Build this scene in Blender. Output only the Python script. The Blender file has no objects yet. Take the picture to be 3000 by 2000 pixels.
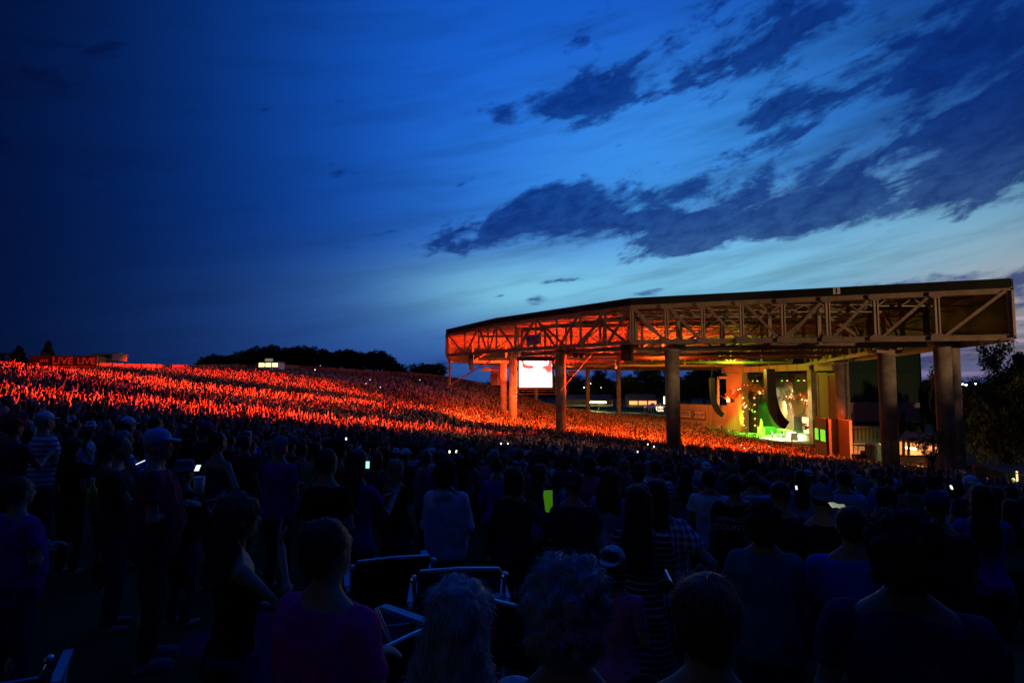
import bpy, bmesh, math, random
import numpy as np
from mathutils import Vector, Matrix, noise as mnoise
random.seed(11); rng = np.random.default_rng(11)
SC = bpy.context.scene
COL = SC.collection
PI = math.pi
EYE = 16.0                      # camera height above datum
F = 1750.0                      # focal length in photo pixels (photo 3000 x 2000)
TH = math.atan(125.0 / F)       # camera pitch

def P(px, py, Y):
    """point at forward distance Y that the photo shows at px,py"""
    u = (px - 1500) / F; v = (1000 - py) / F
    yw = math.cos(TH) - v * math.sin(TH); zw = math.sin(TH) + v * math.cos(TH)
    t = Y / yw
    return Vector((u * t, Y, zw * t + EYE))
def XP(px, Y, py=1125): return P(px, py, Y).x
def ZP(py, Y): return P(1500, py, Y).z

# ---------------------------------------------------------------- camera
cam_d = bpy.data.cameras.new('camera'); cam = bpy.data.objects.new('camera', cam_d); COL.objects.link(cam)
cam_d.sensor_width = 36; cam_d.lens = 36 * F / 3000; cam_d.clip_start = 0.05; cam_d.clip_end = 9000
cam.location = (0, 0, EYE); cam.rotation_euler = (PI / 2 + TH, 0, 0)
SC.camera = cam
SC.view_settings.view_transform = 'Standard'; SC.view_settings.look = 'None'
SC.view_settings.exposure = 0; SC.view_settings.gamma = 1
SC.render.engine = 'CYCLES'
SC.cycles.max_bounces = 5; SC.cycles.diffuse_bounces = 2; SC.cycles.glossy_bounces = 2
SC.cycles.volume_bounces = 0; SC.cycles.transparent_max_bounces = 6
SC.cycles.sample_clamp_indirect = 2.0; SC.cycles.use_denoising = True

# ---------------------------------------------------------------- node expressions
class N:
    """a float socket with arithmetic"""
    def __init__(s, nt, sock): s.nt = nt; s.s = sock
    @staticmethod
    def op(nt, o, *a, clamp=False):
        n = nt.nodes.new('ShaderNodeMath'); n.operation = o; n.use_clamp = clamp
        for i, x in enumerate(a):
            if isinstance(x, N): nt.links.new(x.s, n.inputs[i])
            else: n.inputs[i].default_value = float(x)
        return N(nt, n.outputs[0])
    def __add__(s, b): return N.op(s.nt, 'ADD', s, b)
    __radd__ = __add__
    def __sub__(s, b): return N.op(s.nt, 'SUBTRACT', s, b)
    def __rsub__(s, b): return N.op(s.nt, 'SUBTRACT', b, s)
    def __mul__(s, b): return N.op(s.nt, 'MULTIPLY', s, b)
    __rmul__ = __mul__
    def __truediv__(s, b): return N.op(s.nt, 'DIVIDE', s, b)
    def f(s, o, *a): return N.op(s.nt, o, s, *a)
def smooth(x, lo, hi):
    n = x.nt.nodes.new('ShaderNodeMapRange'); n.interpolation_type = 'SMOOTHSTEP'
    x.nt.links.new(x.s, n.inputs['Value']); n.inputs['From Min'].default_value = lo; n.inputs['From Max'].default_value = hi
    return N(x.nt, n.outputs['Result'])
def combine(nt, a, b, c):
    n = nt.nodes.new('ShaderNodeCombineXYZ')
    for i, x in enumerate((a, b, c)):
        if isinstance(x, N): nt.links.new(x.s, n.inputs[i])
        else: n.inputs[i].default_value = x
    return n.outputs[0]
def noise_tex(nt, vec, scale, detail=6, rough=.55, dist=0.):
    n = nt.nodes.new('ShaderNodeTexNoise'); n.inputs['Scale'].default_value = scale; n.inputs['Detail'].default_value = detail
    n.inputs['Roughness'].default_value = rough; n.inputs['Distortion'].default_value = dist
    if vec is not None: nt.links.new(vec, n.inputs['Vector'])
    return N(nt, n.outputs['Fac'])

# ---------------------------------------------------------------- sky (world)
def build_world():
    W = bpy.data.worlds.new('World'); SC.world = W; W.use_nodes = True
    nt = W.node_tree; nt.nodes.clear()
    out = nt.nodes.new('ShaderNodeOutputWorld'); bg = nt.nodes.new('ShaderNodeBackground'); nt.links.new(bg.outputs[0], out.inputs[0])
    tc = nt.nodes.new('ShaderNodeTexCoord'); sep = nt.nodes.new('ShaderNodeSeparateXYZ'); nt.links.new(tc.outputs['Generated'], sep.inputs[0])
    x, y, z = (N(nt, sep.outputs[i]) for i in range(3))
    az = x.f('ARCTAN2', y) * (180 / PI)
    el = z.f('ARCSINE') * (180 / PI)
    def AE(px, py):
        d = (P(px, py, 100) - Vector((0, 0, EYE))).normalized()
        return math.degrees(math.atan2(d.x, d.y)), math.degrees(math.asin(d.z))
    K = 30.5                     # photo pixels per degree near the centre
    def lobe(px, py, sx, sy, rot=0):
        a0, e0 = AE(px, py); c, s = math.cos(math.radians(rot)), math.sin(math.radians(rot))
        u = (az - a0) * (c * K / sx) + (el - e0) * (s * K / sx)
        v = (az - a0) * (-s * K / sy) + (el - e0) * (c * K / sy)
        return ((u * u + v * v) * -0.5).f('EXPONENT')
    # clear twilight sky
    lobes = [((1700, 300, 900, 560, 0), (.003, .060, .40)),
             ((1500, 250, 480, 330, 0), (.003, .035, .12)),
             ((1950, 450, 420, 170, 10), (.030, .15, .20)),
             ((2300, 755, 620, 115, 6), (.14, .34, .32)),
             ((1480, 855, 190, 70, 0), (.07, .17, .11)), ((1850, 840, 420, 60, 0), (.04, .10, .04)),
             ((3100, 880, 240, 110, 0), (.26, .20, .09)),
             ((2100, 1130, 900, 90, 0), (.020, .035, .085)), ((1050, 1000, 600, 160, 0), (.002, .012, .05))]
    rgb = [N.op(nt, 'ADD', .0003, 0), N.op(nt, 'ADD', .0045, 0), N.op(nt, 'ADD', .048, 0)]
    for a, c in lobes:
        L = lobe(*a)
        for i in range(3): rgb[i] = rgb[i] + L * c[i]
    fall = smooth(az, -52, -4) * .80 + .20
    low = smooth(el, -3, 6) * .25 + .75
    rgb = [c * fall * low for c in rgb]
    zen = smooth(el, 36, 70)
    rgb[1] = rgb[1] + zen * .034; rgb[2] = rgb[2] + zen * .36
    # clouds
    zz = z + .10
    cx, cy = x / zz, y / zz
    ca, sa = math.cos(.5), math.sin(.5)
    u = cx * ca + cy * sa; v = cy * ca - cx * sa
    vec = combine(nt, u * .55, v * 1.25, 3.1)
    n1 = noise_tex(nt, vec, 1.9, 9, .62, .3)
    c3, s3 = math.cos(math.radians(17)), math.sin(math.radians(17))
    pu = az * c3 + el * s3; pv_ = el * c3 - az * s3
    hor = smooth(el, 3, 20) * .6 + .4
    vec3 = combine(nt, pu * .075, pv_ * .21, 2.2)
    n3 = noise_tex(nt, vec3, 1.55, 10, .60, .35)
    vec2 = combine(nt, az * .035 + el * .012, el * .16 - az * .03, 7.7)
    n2 = noise_tex(nt, vec2, 2.4, 8, .62, .3)
    n = n3 * .60 + n1 * .18 + n2 * .22
    bias = None
    for a, amp in [((2600, 560, 500, 50, 6), .40), ((2050, 540, 260, 26, 10), .10), ((2980, 400, 250, 110, 16), .24), ((2080, 655, 260, 40, 2), .16), ((1750, 640, 380, 70, 8), .09),
                   ((1500, 318, 260, 40, 9), .62), ((1900, 262, 200, 42, 10), .12), ((1650, 590, 240, 50, 6), .10), ((1640, 300, 160, 36, 12), .08), ((1950, 255, 260, 44, 12), .14), ((2400, 270, 150, 40, 10), .12), ((2750, 215, 130, 36, 22), .12), ((2300, 140, 180, 50, 20), .06), ((2180, 110, 330, 55, 20), .12), ((2550, 250, 400, 150, 16), .065), ((1560, 640, 420, 80, 6), .26), ((2300, 470, 420, 60, 6), .07), ((2600, 380, 260, 60, 12), .07),
                   ((2900, 40, 360, 90, 8), .13), ((1850, 480, 260, 40, 14), .05), ((1500, 690, 330, 70, 6), .05),
                   ((1572, 874, 40, 22, 14), .62), ((1895, 856, 66, 14, 5), .55), ((1458, 868, 27, 6, 12), .62), ((2050, 712, 80, 26, 4), .36),
                   ((1640, 823, 95, 8, 4), .46), ((2920, 800, 240, 12, 8), .13), ((1715, 125, 55, 30, 35), .17), ((2750, 855, 230, 12, 5), .10), ((1385, 210, 35, 40, 0), .22), ((1150, 20, 90, 60, 0), .07),
                   ((1850, 410, 420, 50, 12), -.16), ((2450, 165, 250, 20, 18), -.05), ((2650, 735, 560, 48, 4), -.40), ((1900, 800, 460, 56, 4), -.26), ((1300, 900, 400, 100, 0), -.2),
                   ((800, 500, 480, 560, 0), -.24), ((1250, 150, 300, 200, 0), -.20), ((1500, 100, 300, 200, 0), -.06)]:
        t = lobe(*a) * (amp * (.62 if a[2] > 150 and amp > 0 else 1))
        bias = t if bias is None else bias + t
    fine = noise_tex(nt, combine(nt, pu * .30, pv_ * .62, 5.5), 1.5, 8, .65, .3)
    dens = smooth((n - .5) * 2.7 + bias + (fine - .5) * .55, -.02, .25)
    thin = noise_tex(nt, combine(nt, az * .016 + el * .02, el * .16 - az * .03, 1.3), 3.2, 7, .6)
    wisp = smooth(thin, .40, .75) * (smooth(az, -18, 8) * .24 + .17)
    rgb2 = []
    cc = (.0004, .012, .098)
    for i in range(3):
        dark = rgb[i] * (smooth(fine, .3, .7) * .16 + (.02, .04, .12)[i]) + fall * cc[i] * (smooth(z, -.1, .1))
        w = rgb[i] * (1.12 - wisp)
        rgb2.append(w * (1 - dens * .93) + dark * (dens * .93))
    back = smooth(y, -.9, .35) * .88 + .12
    rgb2 = [c * back for c in rgb2]
    # warm streaks of the last light at the horizon, right
    st = noise_tex(nt, combine(nt, az * .03, el * 1.1, 4.4), 1.6, 4, .5)
    pk = smooth(st, .50, .66) * lobe(2900, 1000, 420, 80, 0)
    for i, c in enumerate((.19, .11, .13)): rgb2[i] = rgb2[i] + pk * c
    # the physical sky, sun just under the horizon, adds its own faint glow
    sky = nt.nodes.new('ShaderNodeTexSky'); sky.sky_type = 'NISHITA'; sky.sun_disc = False
    sky.sun_elevation = math.radians(-4.0); sky.sun_rotation = math.radians(60)
    mul = nt.nodes.new('ShaderNodeMix'); mul.data_type = 'RGBA'; mul.blend_type = 'ADD'; mul.inputs['Factor'].default_value = .25
    nt.links.new(combine(nt, *[c * 10.0 for c in rgb2]), mul.inputs['A']); nt.links.new(sky.outputs[0], mul.inputs['B'])
    nt.links.new(mul.outputs['Result'], bg.inputs['Color']); bg.inputs['Strength'].default_value = .10
    W.cycles.sampling_method = 'MANUAL'; W.cycles.sample_map_resolution = 512
build_world()
sd = bpy.data.lights.new('sun', 'SUN'); sd.energy = .02; sd.angle = math.radians(12); sd.color = (.6, .8, 1)
so = bpy.data.objects.new('sun', sd); COL.objects.link(so); so.rotation_euler = (math.radians(78), 0, math.radians(-60))

# ---------------------------------------------------------------- tagging
def tag(o, label=None, cat=None, group=None, kind=None):
    if label: o['label'] = label
    if cat: o['category'] = cat
    if group: o['group'] = group
    if kind: o['kind'] = kind
    return o
def empty(name, loc=(0, 0, 0), rz=0, **k):
    o = bpy.data.objects.new(name, None); COL.objects.link(o); o.location = loc; o.rotation_euler = (0, 0, rz)
    o.empty_display_size = .3
    return tag(o, **k)
def link(name, me, mat=None, parent=None, **k):
    o = bpy.data.objects.new(name, me); COL.objects.link(o)
    if mat is not None: me.materials.clear(); me.materials.append(mat)
    if parent is not None: o.parent = parent
    return tag(o, **k)

# ---------------------------------------------------------------- materials
def mat(name, col, rough=.7, var=.25, scale=3., metal=0., spec=.3, bump=0., emit=None, est=0.):
    m = bpy.data.materials.new(name); m.use_nodes = True; nt = m.node_tree; b = nt.nodes['Principled BSDF']
    b.inputs['Roughness'].default_value = rough; b.inputs['Metallic'].default_value = metal
    b.inputs['Specular IOR Level'].default_value = spec
    tc = nt.nodes.new('ShaderNodeTexCoord')
    n = noise_tex(nt, tc.outputs['Object'], scale, 4, .6)
    r = nt.nodes.new('ShaderNodeValToRGB'); nt.links.new(n.s, r.inputs[0])
    e = r.color_ramp.elements; e[0].position = .3; e[1].position = .7
    e[0].color = (*[c * (1 - var) for c in col], 1); e[1].color = (*[min(1, c * (1 + var)) for c in col], 1)
    nt.links.new(r.outputs[0], b.inputs['Base Color'])
    if bump:
        bp = nt.nodes.new('ShaderNodeBump'); bp.inputs['Strength'].default_value = bump; nt.links.new(n.s, bp.inputs['Height']); nt.links.new(bp.outputs[0], b.inputs['Normal'])
    if emit: b.inputs['Emission Color'].default_value = (*emit, 1); b.inputs['Emission Strength'].default_value = est
    return m
def glow(name, col, st):
    m = bpy.data.materials.new(name); m.use_nodes = True; nt = m.node_tree; b = nt.nodes['Principled BSDF']
    b.inputs['Base Color'].default_value = (*[min(.8, c * .5) for c in col], 1)
    b.inputs['Emission Color'].default_value = (*col, 1); b.inputs['Emission Strength'].default_value = st
    return m
def pattern_mat(name, c1, c2, kind='stripe_z', scale=10., rough=.8, w=.5):
    """two-colour procedural patterns in object space"""
    m = bpy.data.materials.new(name); m.use_nodes = True; nt = m.node_tree; b = nt.nodes['Principled BSDF']
    b.inputs['Roughness'].default_value = rough; b.inputs['Specular IOR Level'].default_value = .2
    tc = nt.nodes.new('ShaderNodeTexCoord'); sp = nt.nodes.new('ShaderNodeSeparateXYZ'); nt.links.new(tc.outputs['Object'], sp.inputs[0])
    x, y, z = (N(nt, sp.outputs[i]) for i in range(3))
    fr = lambda a: ((a * scale).f('FRACT')).f('LESS_THAN', w)
    if kind == 'stripe_z': f = fr(z)
    elif kind == 'stripe_x': f = fr(x)
    elif kind == 'stripe_xy': f = fr(x + y)
    elif kind == 'angular': f = (x.f('ARCTAN2', y) * (scale / (2 * PI)) + 10).f('FRACT').f('LESS_THAN', w)
    elif kind == 'check': f = (fr(x + y * .8) + fr(z)) * .5
    mx = nt.nodes.new('ShaderNodeMix'); mx.data_type = 'RGBA'; nt.links.new(f.s, mx.inputs['Factor'])
    mx.inputs['A'].default_value = (*c1, 1); mx.inputs['B'].default_value = (*c2, 1); nt.links.new(mx.outputs['Result'], b.inputs['Base Color'])
    return m
def brick_mat(name, c1, c2, cm, scale=1., bw=.6, bh=.25):
    m = bpy.data.materials.new(name); m.use_nodes = True; nt = m.node_tree; b = nt.nodes['Principled BSDF']; b.inputs['Roughness'].default_value = .9
    tc = nt.nodes.new('ShaderNodeTexCoord'); sp = nt.nodes.new('ShaderNodeSeparateXYZ'); nt.links.new(tc.outputs['Object'], sp.inputs[0])
    x, y, z = (N(nt, sp.outputs[i]) for i in range(3))
    t = nt.nodes.new('ShaderNodeTexBrick'); nt.links.new(combine(nt, x + y, z, 0), t.inputs['Vector'])
    t.inputs['Color1'].default_value = (*c1, 1); t.inputs['Color2'].default_value = (*c2, 1); t.inputs['Mortar'].default_value = (*cm, 1)
    t.inputs['Scale'].default_value = scale; t.inputs['Brick Width'].default_value = bw; t.inputs['Row Height'].default_value = bh; t.inputs['Mortar Size'].default_value = .02
    nt.links.new(t.outputs['Color'], b.inputs['Base Color'])
    return m

# ---------------------------------------------------------------- mesh builder
class MB:
    def __init__(s): s.v = []; s.f = []
    def add(s, vs, fs):
        n = len(s.v); s.v += [tuple(v) for v in vs]; s.f += [tuple(i + n for i in f) for f in fs]; return s
    def box(s, c, d, rz=0, R=None):
        R = R or Matrix.Rotation(rz, 3, 'Z'); c = Vector(c); h = [a / 2 for a in d]
        vs = [c + R @ Vector((sx * h[0], sy * h[1], sz * h[2])) for sz in (-1, 1) for sy in (-1, 1) for sx in (-1, 1)]
        return s.add(vs, [(0, 2, 3, 1), (4, 5, 7, 6), (0, 1, 5, 4), (2, 6, 7, 3), (1, 3, 7, 5), (0, 4, 6, 2)])
    def bar(s, a, b, w, h=None):
        """a box-section member from a to b"""
        a, b = Vector(a), Vector(b); h = h or w; d = b - a; L = d.length
        if L < 1e-6: return s
        z = d / L; up = Vector((0, 0, 1)) if abs(z.z) < .95 else Vector((0, 1, 0))
        x = z.cross(up).normalized(); y = x.cross(z)
        R = Matrix((x, y, z)).transposed()
        return s.box((a + b) / 2, (w, h, L), R=R)
    def ibeam(s, a, b, w, h):
        a, b = Vector(a), Vector(b); z = (b - a).normalized(); up = Vector((0, 0, 1)) if abs(z.z) < .95 else Vector((0, 1, 0))
        x = z.cross(up).normalized(); y = x.cross(z); t = h * .1
        s.bar(a + y * (h / 2), b + y * (h / 2), w, t); s.bar(a - y * (h / 2), b - y * (h / 2), w, t)
        return s.bar(a, b, w * .25, h - t)
    def tube(s, pts, r, n=8, cap=True):
        pts = [Vector(p) for p in pts]; rs = r if hasattr(r, '__len__') else [r] * len(pts)
        vs = []; fs = []; prev = None
        for i, p in enumerate(pts):
            d = (pts[min(i + 1, len(pts) - 1)] - pts[max(i - 1, 0)]).normalized()
            if prev is None:
                up = Vector((0, 0, 1)) if abs(d.z) < .9 else Vector((1, 0, 0)); x = d.cross(up).normalized()
            else: x = (prev - d * prev.dot(d)).normalized()
            prev = x; y = d.cross(x)
            for k in range(n):
                a = 2 * PI * k / n; vs.append(p + (x * math.cos(a) + y * math.sin(a)) * rs[i])
        for i in range(len(pts) - 1):
            for k in range(n):
                k2 = (k + 1) % n; fs.append((i * n + k, i * n + k2, (i + 1) * n + k2, (i + 1) * n + k))
        if cap: fs.append(tuple(range(n - 1, -1, -1))); fs.append(tuple((len(pts) - 1) * n + k for k in range(n)))
        return s.add(vs, fs)
    def rings(s, rings, n=16, cap=True):
        """rings: (cx,cy,cz,rx,ry) stacked in z"""
        vs = [(c[0] + c[3] * math.cos(2 * PI * k / n), c[1] + c[4] * math.sin(2 * PI * k / n), c[2]) for c in rings for k in range(n)]
        fs = [(i * n + k, i * n + (k + 1) % n, (i + 1) * n + (k + 1) % n, (i + 1) * n + k) for i in range(len(rings) - 1) for k in range(n)]
        if cap: fs += [tuple(range(n - 1, -1, -1)), tuple((len(rings) - 1) * n + k for k in range(n))]
        return s.add(vs, fs)
    def ball(s, c, r, n=12, m=8, R=None):
        r = r if hasattr(r, '__len__') else (r, r, r); R = R or Matrix.Identity(3); c = Vector(c)
        vs = [c + R @ Vector((0, 0, -r[2]))]
        for i in range(1, m):
            t = PI * i / m - PI / 2
            for k in range(n): a = 2 * PI * k / n; vs.append(c + R @ Vector((r[0] * math.cos(t) * math.cos(a), r[1] * math.cos(t) * math.sin(a), r[2] * math.sin(t))))
        vs.append(c + R @ Vector((0, 0, r[2])))
        fs = [(0, 1 + (k + 1) % n, 1 + k) for k in range(n)]
        for i in range(m - 2):
            for k in range(n): a = 1 + i * n; fs.append((a + k, a + (k + 1) % n, a + n + (k + 1) % n, a + n + k))
        L = len(vs) - 1; a = 1 + (m - 2) * n; fs += [(a + k, a + (k + 1) % n, L) for k in range(n)]
        return s.add(vs, fs)
    def slab(s, pts, t):
        """vertical extrusion of polygon pts (3D) down by t"""
        n = len(pts); a = [Vector(p) for p in pts]; b = [p - Vector((0, 0, t)) for p in a]
        return s.add(a + b, [tuple(range(n)), tuple(range(2 * n - 1, n - 1, -1))] + [(i, n + i, n + (i + 1) % n, (i + 1) % n) for i in range(n)])
    def prism(s, pts, d):
        d = Vector(d); n = len(pts); a = [Vector(p) for p in pts]; b = [p + d for p in a]
        return s.add(a + b, [tuple(range(n)), tuple(range(2 * n - 1, n - 1, -1))] + [(i, n + i, n + (i + 1) % n, (i + 1) % n) for i in range(n)])
    def mesh(s, name, smooth_=False):
        me = bpy.data.meshes.new(name); me.from_pydata(s.v, [], s.f); me.update()
        if smooth_: me.polygons.foreach_set('use_smooth', [True] * len(me.polygons))
        return me
    def obj(s, name, m, parent=None, smooth_=False, **k):
        return link(name, s.mesh(name, smooth_), m, parent, **k)
def text_mesh(txt, size, ext=.01, align='CENTER', bold=0.):
    c = bpy.data.curves.new('lettering', 'FONT'); c.body = txt; c.size = size; c.extrude = ext; c.align_x = align; c.align_y = 'CENTER'; c.offset = bold; c.resolution_u = 3
    o = bpy.data.objects.new('lettering', c); COL.objects.link(o)
    me = bpy.data.meshes.new_from_object(o.evaluated_get(bpy.context.evaluated_depsgraph_get()))
    bpy.data.objects.remove(o); bpy.data.curves.remove(c); return me
def flush_mesh_loc(o, parent_loc): pass

# ---------------------------------------------------------------- terrain
CP = [(0, 0, -1.95), (-2.9, 4.85, -2.19), (-4, 1, -1.8), (4, 3, -2.25), (0, -20, -.6), (-40, -25, 1.), (40, -25, -3), (-20, 0, -1.0), (-45, 10, -.2), (-80, 20, 1.6)]
def cp(px, py, D, h=1.68): q = P(px, py, D); CP.append((q.x, q.y, q.z - EYE - h))
for a in [(1500, 1335, 14), (2400, 1385, 14), (2950, 1430, 14), (600, 1240, 27), (150, 1190, 22), (1300, 1300, 30), (300, 1130, 55), (50, 1072, 70), (300, 1076, 100),
          (600, 1080, 140), (1000, 1092, 160), (1000, 1180, 80), (1300, 1105, 185), (1300, 1195, 98), (1300, 1250, 65), (1570, 1165, 190), (1560, 1235, 110),
          (1700, 1203, 180), (1900, 1210, 195), (1640, 1283, 68), (1970, 1292, 78), (1970, 1325, 42), (2300, 1345, 60), (2300, 1328, 85), (2100, 1290, 110),
          (2230, 1290, 126), (2400, 1335, 92), (1700, 1335, 25), (1100, 1300, 22), (2300, 1350, 30), (2600, 1395, 30), (700, 1160, 80), (800, 1072, 165), (1150, 1098, 175)]:
    cp(*a)
CP += [(13, 190, -10), (45, 215, -11.3), (60, 260, -11.5), (110, 130, -13.5), (110, 90, -13), (95, 60, -12), (58, 75, -12), (42, 40, -8.6), (60, 30, -9.5), (90, 20, -10), (50, 5, -6.5),
       (-60, 260, 1), (-20, 260, -2), (-130, 150, 1.5), (-115, 60, 2.2), (75, 160, -13.6), (63, 140, -13.7), (-95, 180, 1), (10, 250, -8)]
CPA = np.array(CP, float)
def tps_fit(c, lam=.05):
    d = np.hypot(c[:, None, 0] - c[None, :, 0], c[:, None, 1] - c[None, :, 1]); K = np.where(d > 0, d * d * np.log(np.maximum(d, 1e-9)), 0) / 1e3
    K += np.eye(len(c)) * lam; Pm = np.c_[np.ones(len(c)), c[:, 0] / 100, c[:, 1] / 100]
    A = np.block([[K, Pm], [Pm.T, np.zeros((3, 3))]]); return np.linalg.solve(A, np.r_[c[:, 2], 0, 0, 0])
TW = tps_fit(CPA)
def Hn(x, y):
    x = np.asarray(x, float); y = np.asarray(y, float); sh = x.shape; x = x.ravel(); y = y.ravel(); out = np.empty(len(x))
    for i in range(0, len(x), 20000):
        a, b = x[i:i + 20000], y[i:i + 20000]
        d2 = (a[:, None] - CPA[None, :, 0]) ** 2 + (b[:, None] - CPA[None, :, 1]) ** 2
        K = .5 * d2 * np.log(np.maximum(d2, 1e-12)) / 1e3
        out[i:i + 20000] = K @ TW[:-3] + TW[-3] + TW[-2] * a / 100 + TW[-1] * b / 100
    r = np.hypot(x - 0, y - 100); t = np.clip((r - 150) / 130, 0, 1); t = t * t * (3 - 2 * t)
    far = -12 + 0 * x
    return (np.clip(out, -14.2, 3.2) * (1 - t) + far * t).reshape(sh) + EYE
def H(x, y): return float(Hn(np.array([x]), np.array([y]))[0])

def build_ground():
    def axis(lo, hi, fine):
        a = list(np.arange(lo, hi + .01, fine)); s = fine
        p = hi
        while p < 4000: s *= 1.28; p += s; a.append(p)
        p = lo; s = fine
        while p > -4000: s *= 1.28; p -= s; a.insert(0, p)
        return np.array(a)
    X = axis(-130, 120, 2.); Y = axis(-20, 270, 2.)
    gx, gy = np.meshgrid(X, Y); gz = Hn(gx, gy)
    # slight lawn unevenness near the camera
    v = np.c_[gx.ravel(), gy.ravel(), gz.ravel()]; nx, ny = len(X), len(Y)
    f = [(j * nx + i, j * nx + i + 1, (j + 1) * nx + i + 1, (j + 1) * nx + i) for j in range(ny - 1) for i in range(nx - 1)]
    me = bpy.data.meshes.new('ground'); me.from_pydata(v.tolist(), [], f); me.update(); me.polygons.foreach_set('use_smooth', [True] * len(me.polygons))
    m = mat('lawn_grass', (.035, .055, .018), .95, .5, .8, spec=.1, bump=.4)
    link('ground', me, m, kind='structure')
build_ground()
# ================================================================ materials
M = {}
M['steel'] = mat('painted_steel', (.34, .27, .20), .55, .18, 1.5, spec=.35)
M['deck'] = mat('roof_deck_metal', (.17, .15, .13), .6, .25, .8)
M['fascia'] = mat('dark_fascia', (.012, .014, .012), .5, .3, .5)
M['conc'] = mat('column_concrete', (.36, .33, .28), .8, .35, .9, bump=.3)
def streaks(m):
    nt = m.node_tree; b = nt.nodes['Principled BSDF']; src_ = b.inputs['Base Color'].links[0].from_socket; tc = nt.nodes.new('ShaderNodeTexCoord'); mp = nt.nodes.new('ShaderNodeMapping'); mp.inputs['Scale'].default_value = (2.2, 2.2, .12); nt.links.new(tc.outputs['Object'], mp.inputs[0])
    s1 = noise_tex(nt, mp.outputs[0], 1.6, 6, .7); s2 = noise_tex(nt, tc.outputs['Object'], .35, 5, .6); f = smooth(s1, .42, .68) * .3 + smooth(s2, .45, .62) * .2
    mx = nt.nodes.new('ShaderNodeMix'); mx.data_type = 'RGBA'; mx.blend_type = 'MULTIPLY'; nt.links.new(f.s, mx.inputs['Factor']); nt.links.new(src_, mx.inputs['A']); mx.inputs['B'].default_value = (.35, .30, .26, 1); nt.links.new(mx.outputs['Result'], b.inputs['Base Color'])
streaks(M['conc']); streaks(M['steel'])
M['black'] = mat('black_paint', (.015, .015, .016), .5, .3)
M['dkmetal'] = mat('dark_metal', (.05, .05, .055), .45, .3, metal=.5)
M['alu'] = mat('aluminium_tube', (.62, .62, .64), .3, .1, metal=.9)
M['white'] = mat('white_paint', (.75, .75, .74), .6, .08)
M['clad'] = pattern_mat('ribbed_cladding', (.40, .33, .27), (.27, .22, .18), 'stripe_xy', 2.2, .6, .35)
M['tan'] = pattern_mat('tan_panel', (.42, .34, .26), (.36, .29, .22), 'stripe_xy', 1.3, .8, .12)
M['green'] = pattern_mat('green_metal_siding', (.035, .085, .055), (.02, .05, .034), 'stripe_xy', 1.8, .55, .25)
M['brick'] = brick_mat('tan_brick', (.36, .24, .15), (.30, .20, .12), (.16, .12, .09), 1.4)
M['pbrick'] = brick_mat('pale_block', (.42, .38, .33), (.37, .33, .29), (.25, .22, .2), .8)
M['roofing'] = mat('brown_shingle', (.10, .075, .055), .9, .3, 2)
M['glassdk'] = mat('dark_window', (.02, .025, .03), .15, .1, spec=.6)
M['wood'] = mat('weathered_wood', (.12, .09, .06), .85, .35, 2)
M['bark'] = mat('bark', (.05, .04, .03), .9, .3, 4)
M['asphalt'] = mat('asphalt', (.05, .05, .05), .9, .25, 1)
M['warm'] = glow('warm_lamp', (1, .62, .25), 12)
M['cool'] = glow('white_lamp', (.9, 1, .75), 14)
M['yellowlit'] = glow('lit_booth_wall', (1, .78, .30), 2.4)

# ================================================================ pavilion
PV = empty('pavilion', (30, 110, EYE), label='big open-sided concert pavilion with flat truss roof on round columns', cat='pavilion')
def pv(mb, name, m, smooth_=False, **k):
    o = mb.obj(name, m, None, smooth_, **k); o.parent = PV; o.matrix_parent_inverse = Matrix.Translation(-PV.location); return o
def cw(px, ytop, ybot, D):
    a = P(px, ytop, D); b = P(px, ybot, D); return (a.x, D, a.z, b.z)
# corners: x, y, z_top of fascia, z of truss bottom
A = cw(1311, 966, 1040, 102); B = cw(1455, 933, 1029, 88); C = cw(1850, 875, 1002, 67); E = cw(2957, 818, 988, 50.5)
Fc = (53.8, 92, EYE + 9.6, EYE + 3.9); G = (63.5, 119, EYE + 9.6, EYE + 4.1)
A2 = (-13.5, 128, EYE + 9.4, EYE + 4.9); Hc = (-1, 168, EYE + 9.6, EYE + 5.0); Ic = (18, 196, EYE + 9.6, EYE + 4.9); J = (52, 206, EYE + 9.6, EYE + 4.9); Kc = (70, 192, EYE + 9.6, EYE + 4.8); L_ = (80, 150, EYE + 9.6, EYE + 4.5)
ring = [A, B, C, E, Fc, G, L_, Kc, J, Ic, Hc, A2]
ctr = (35, 118, EYE + 9.9)
FAS = .75
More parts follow.
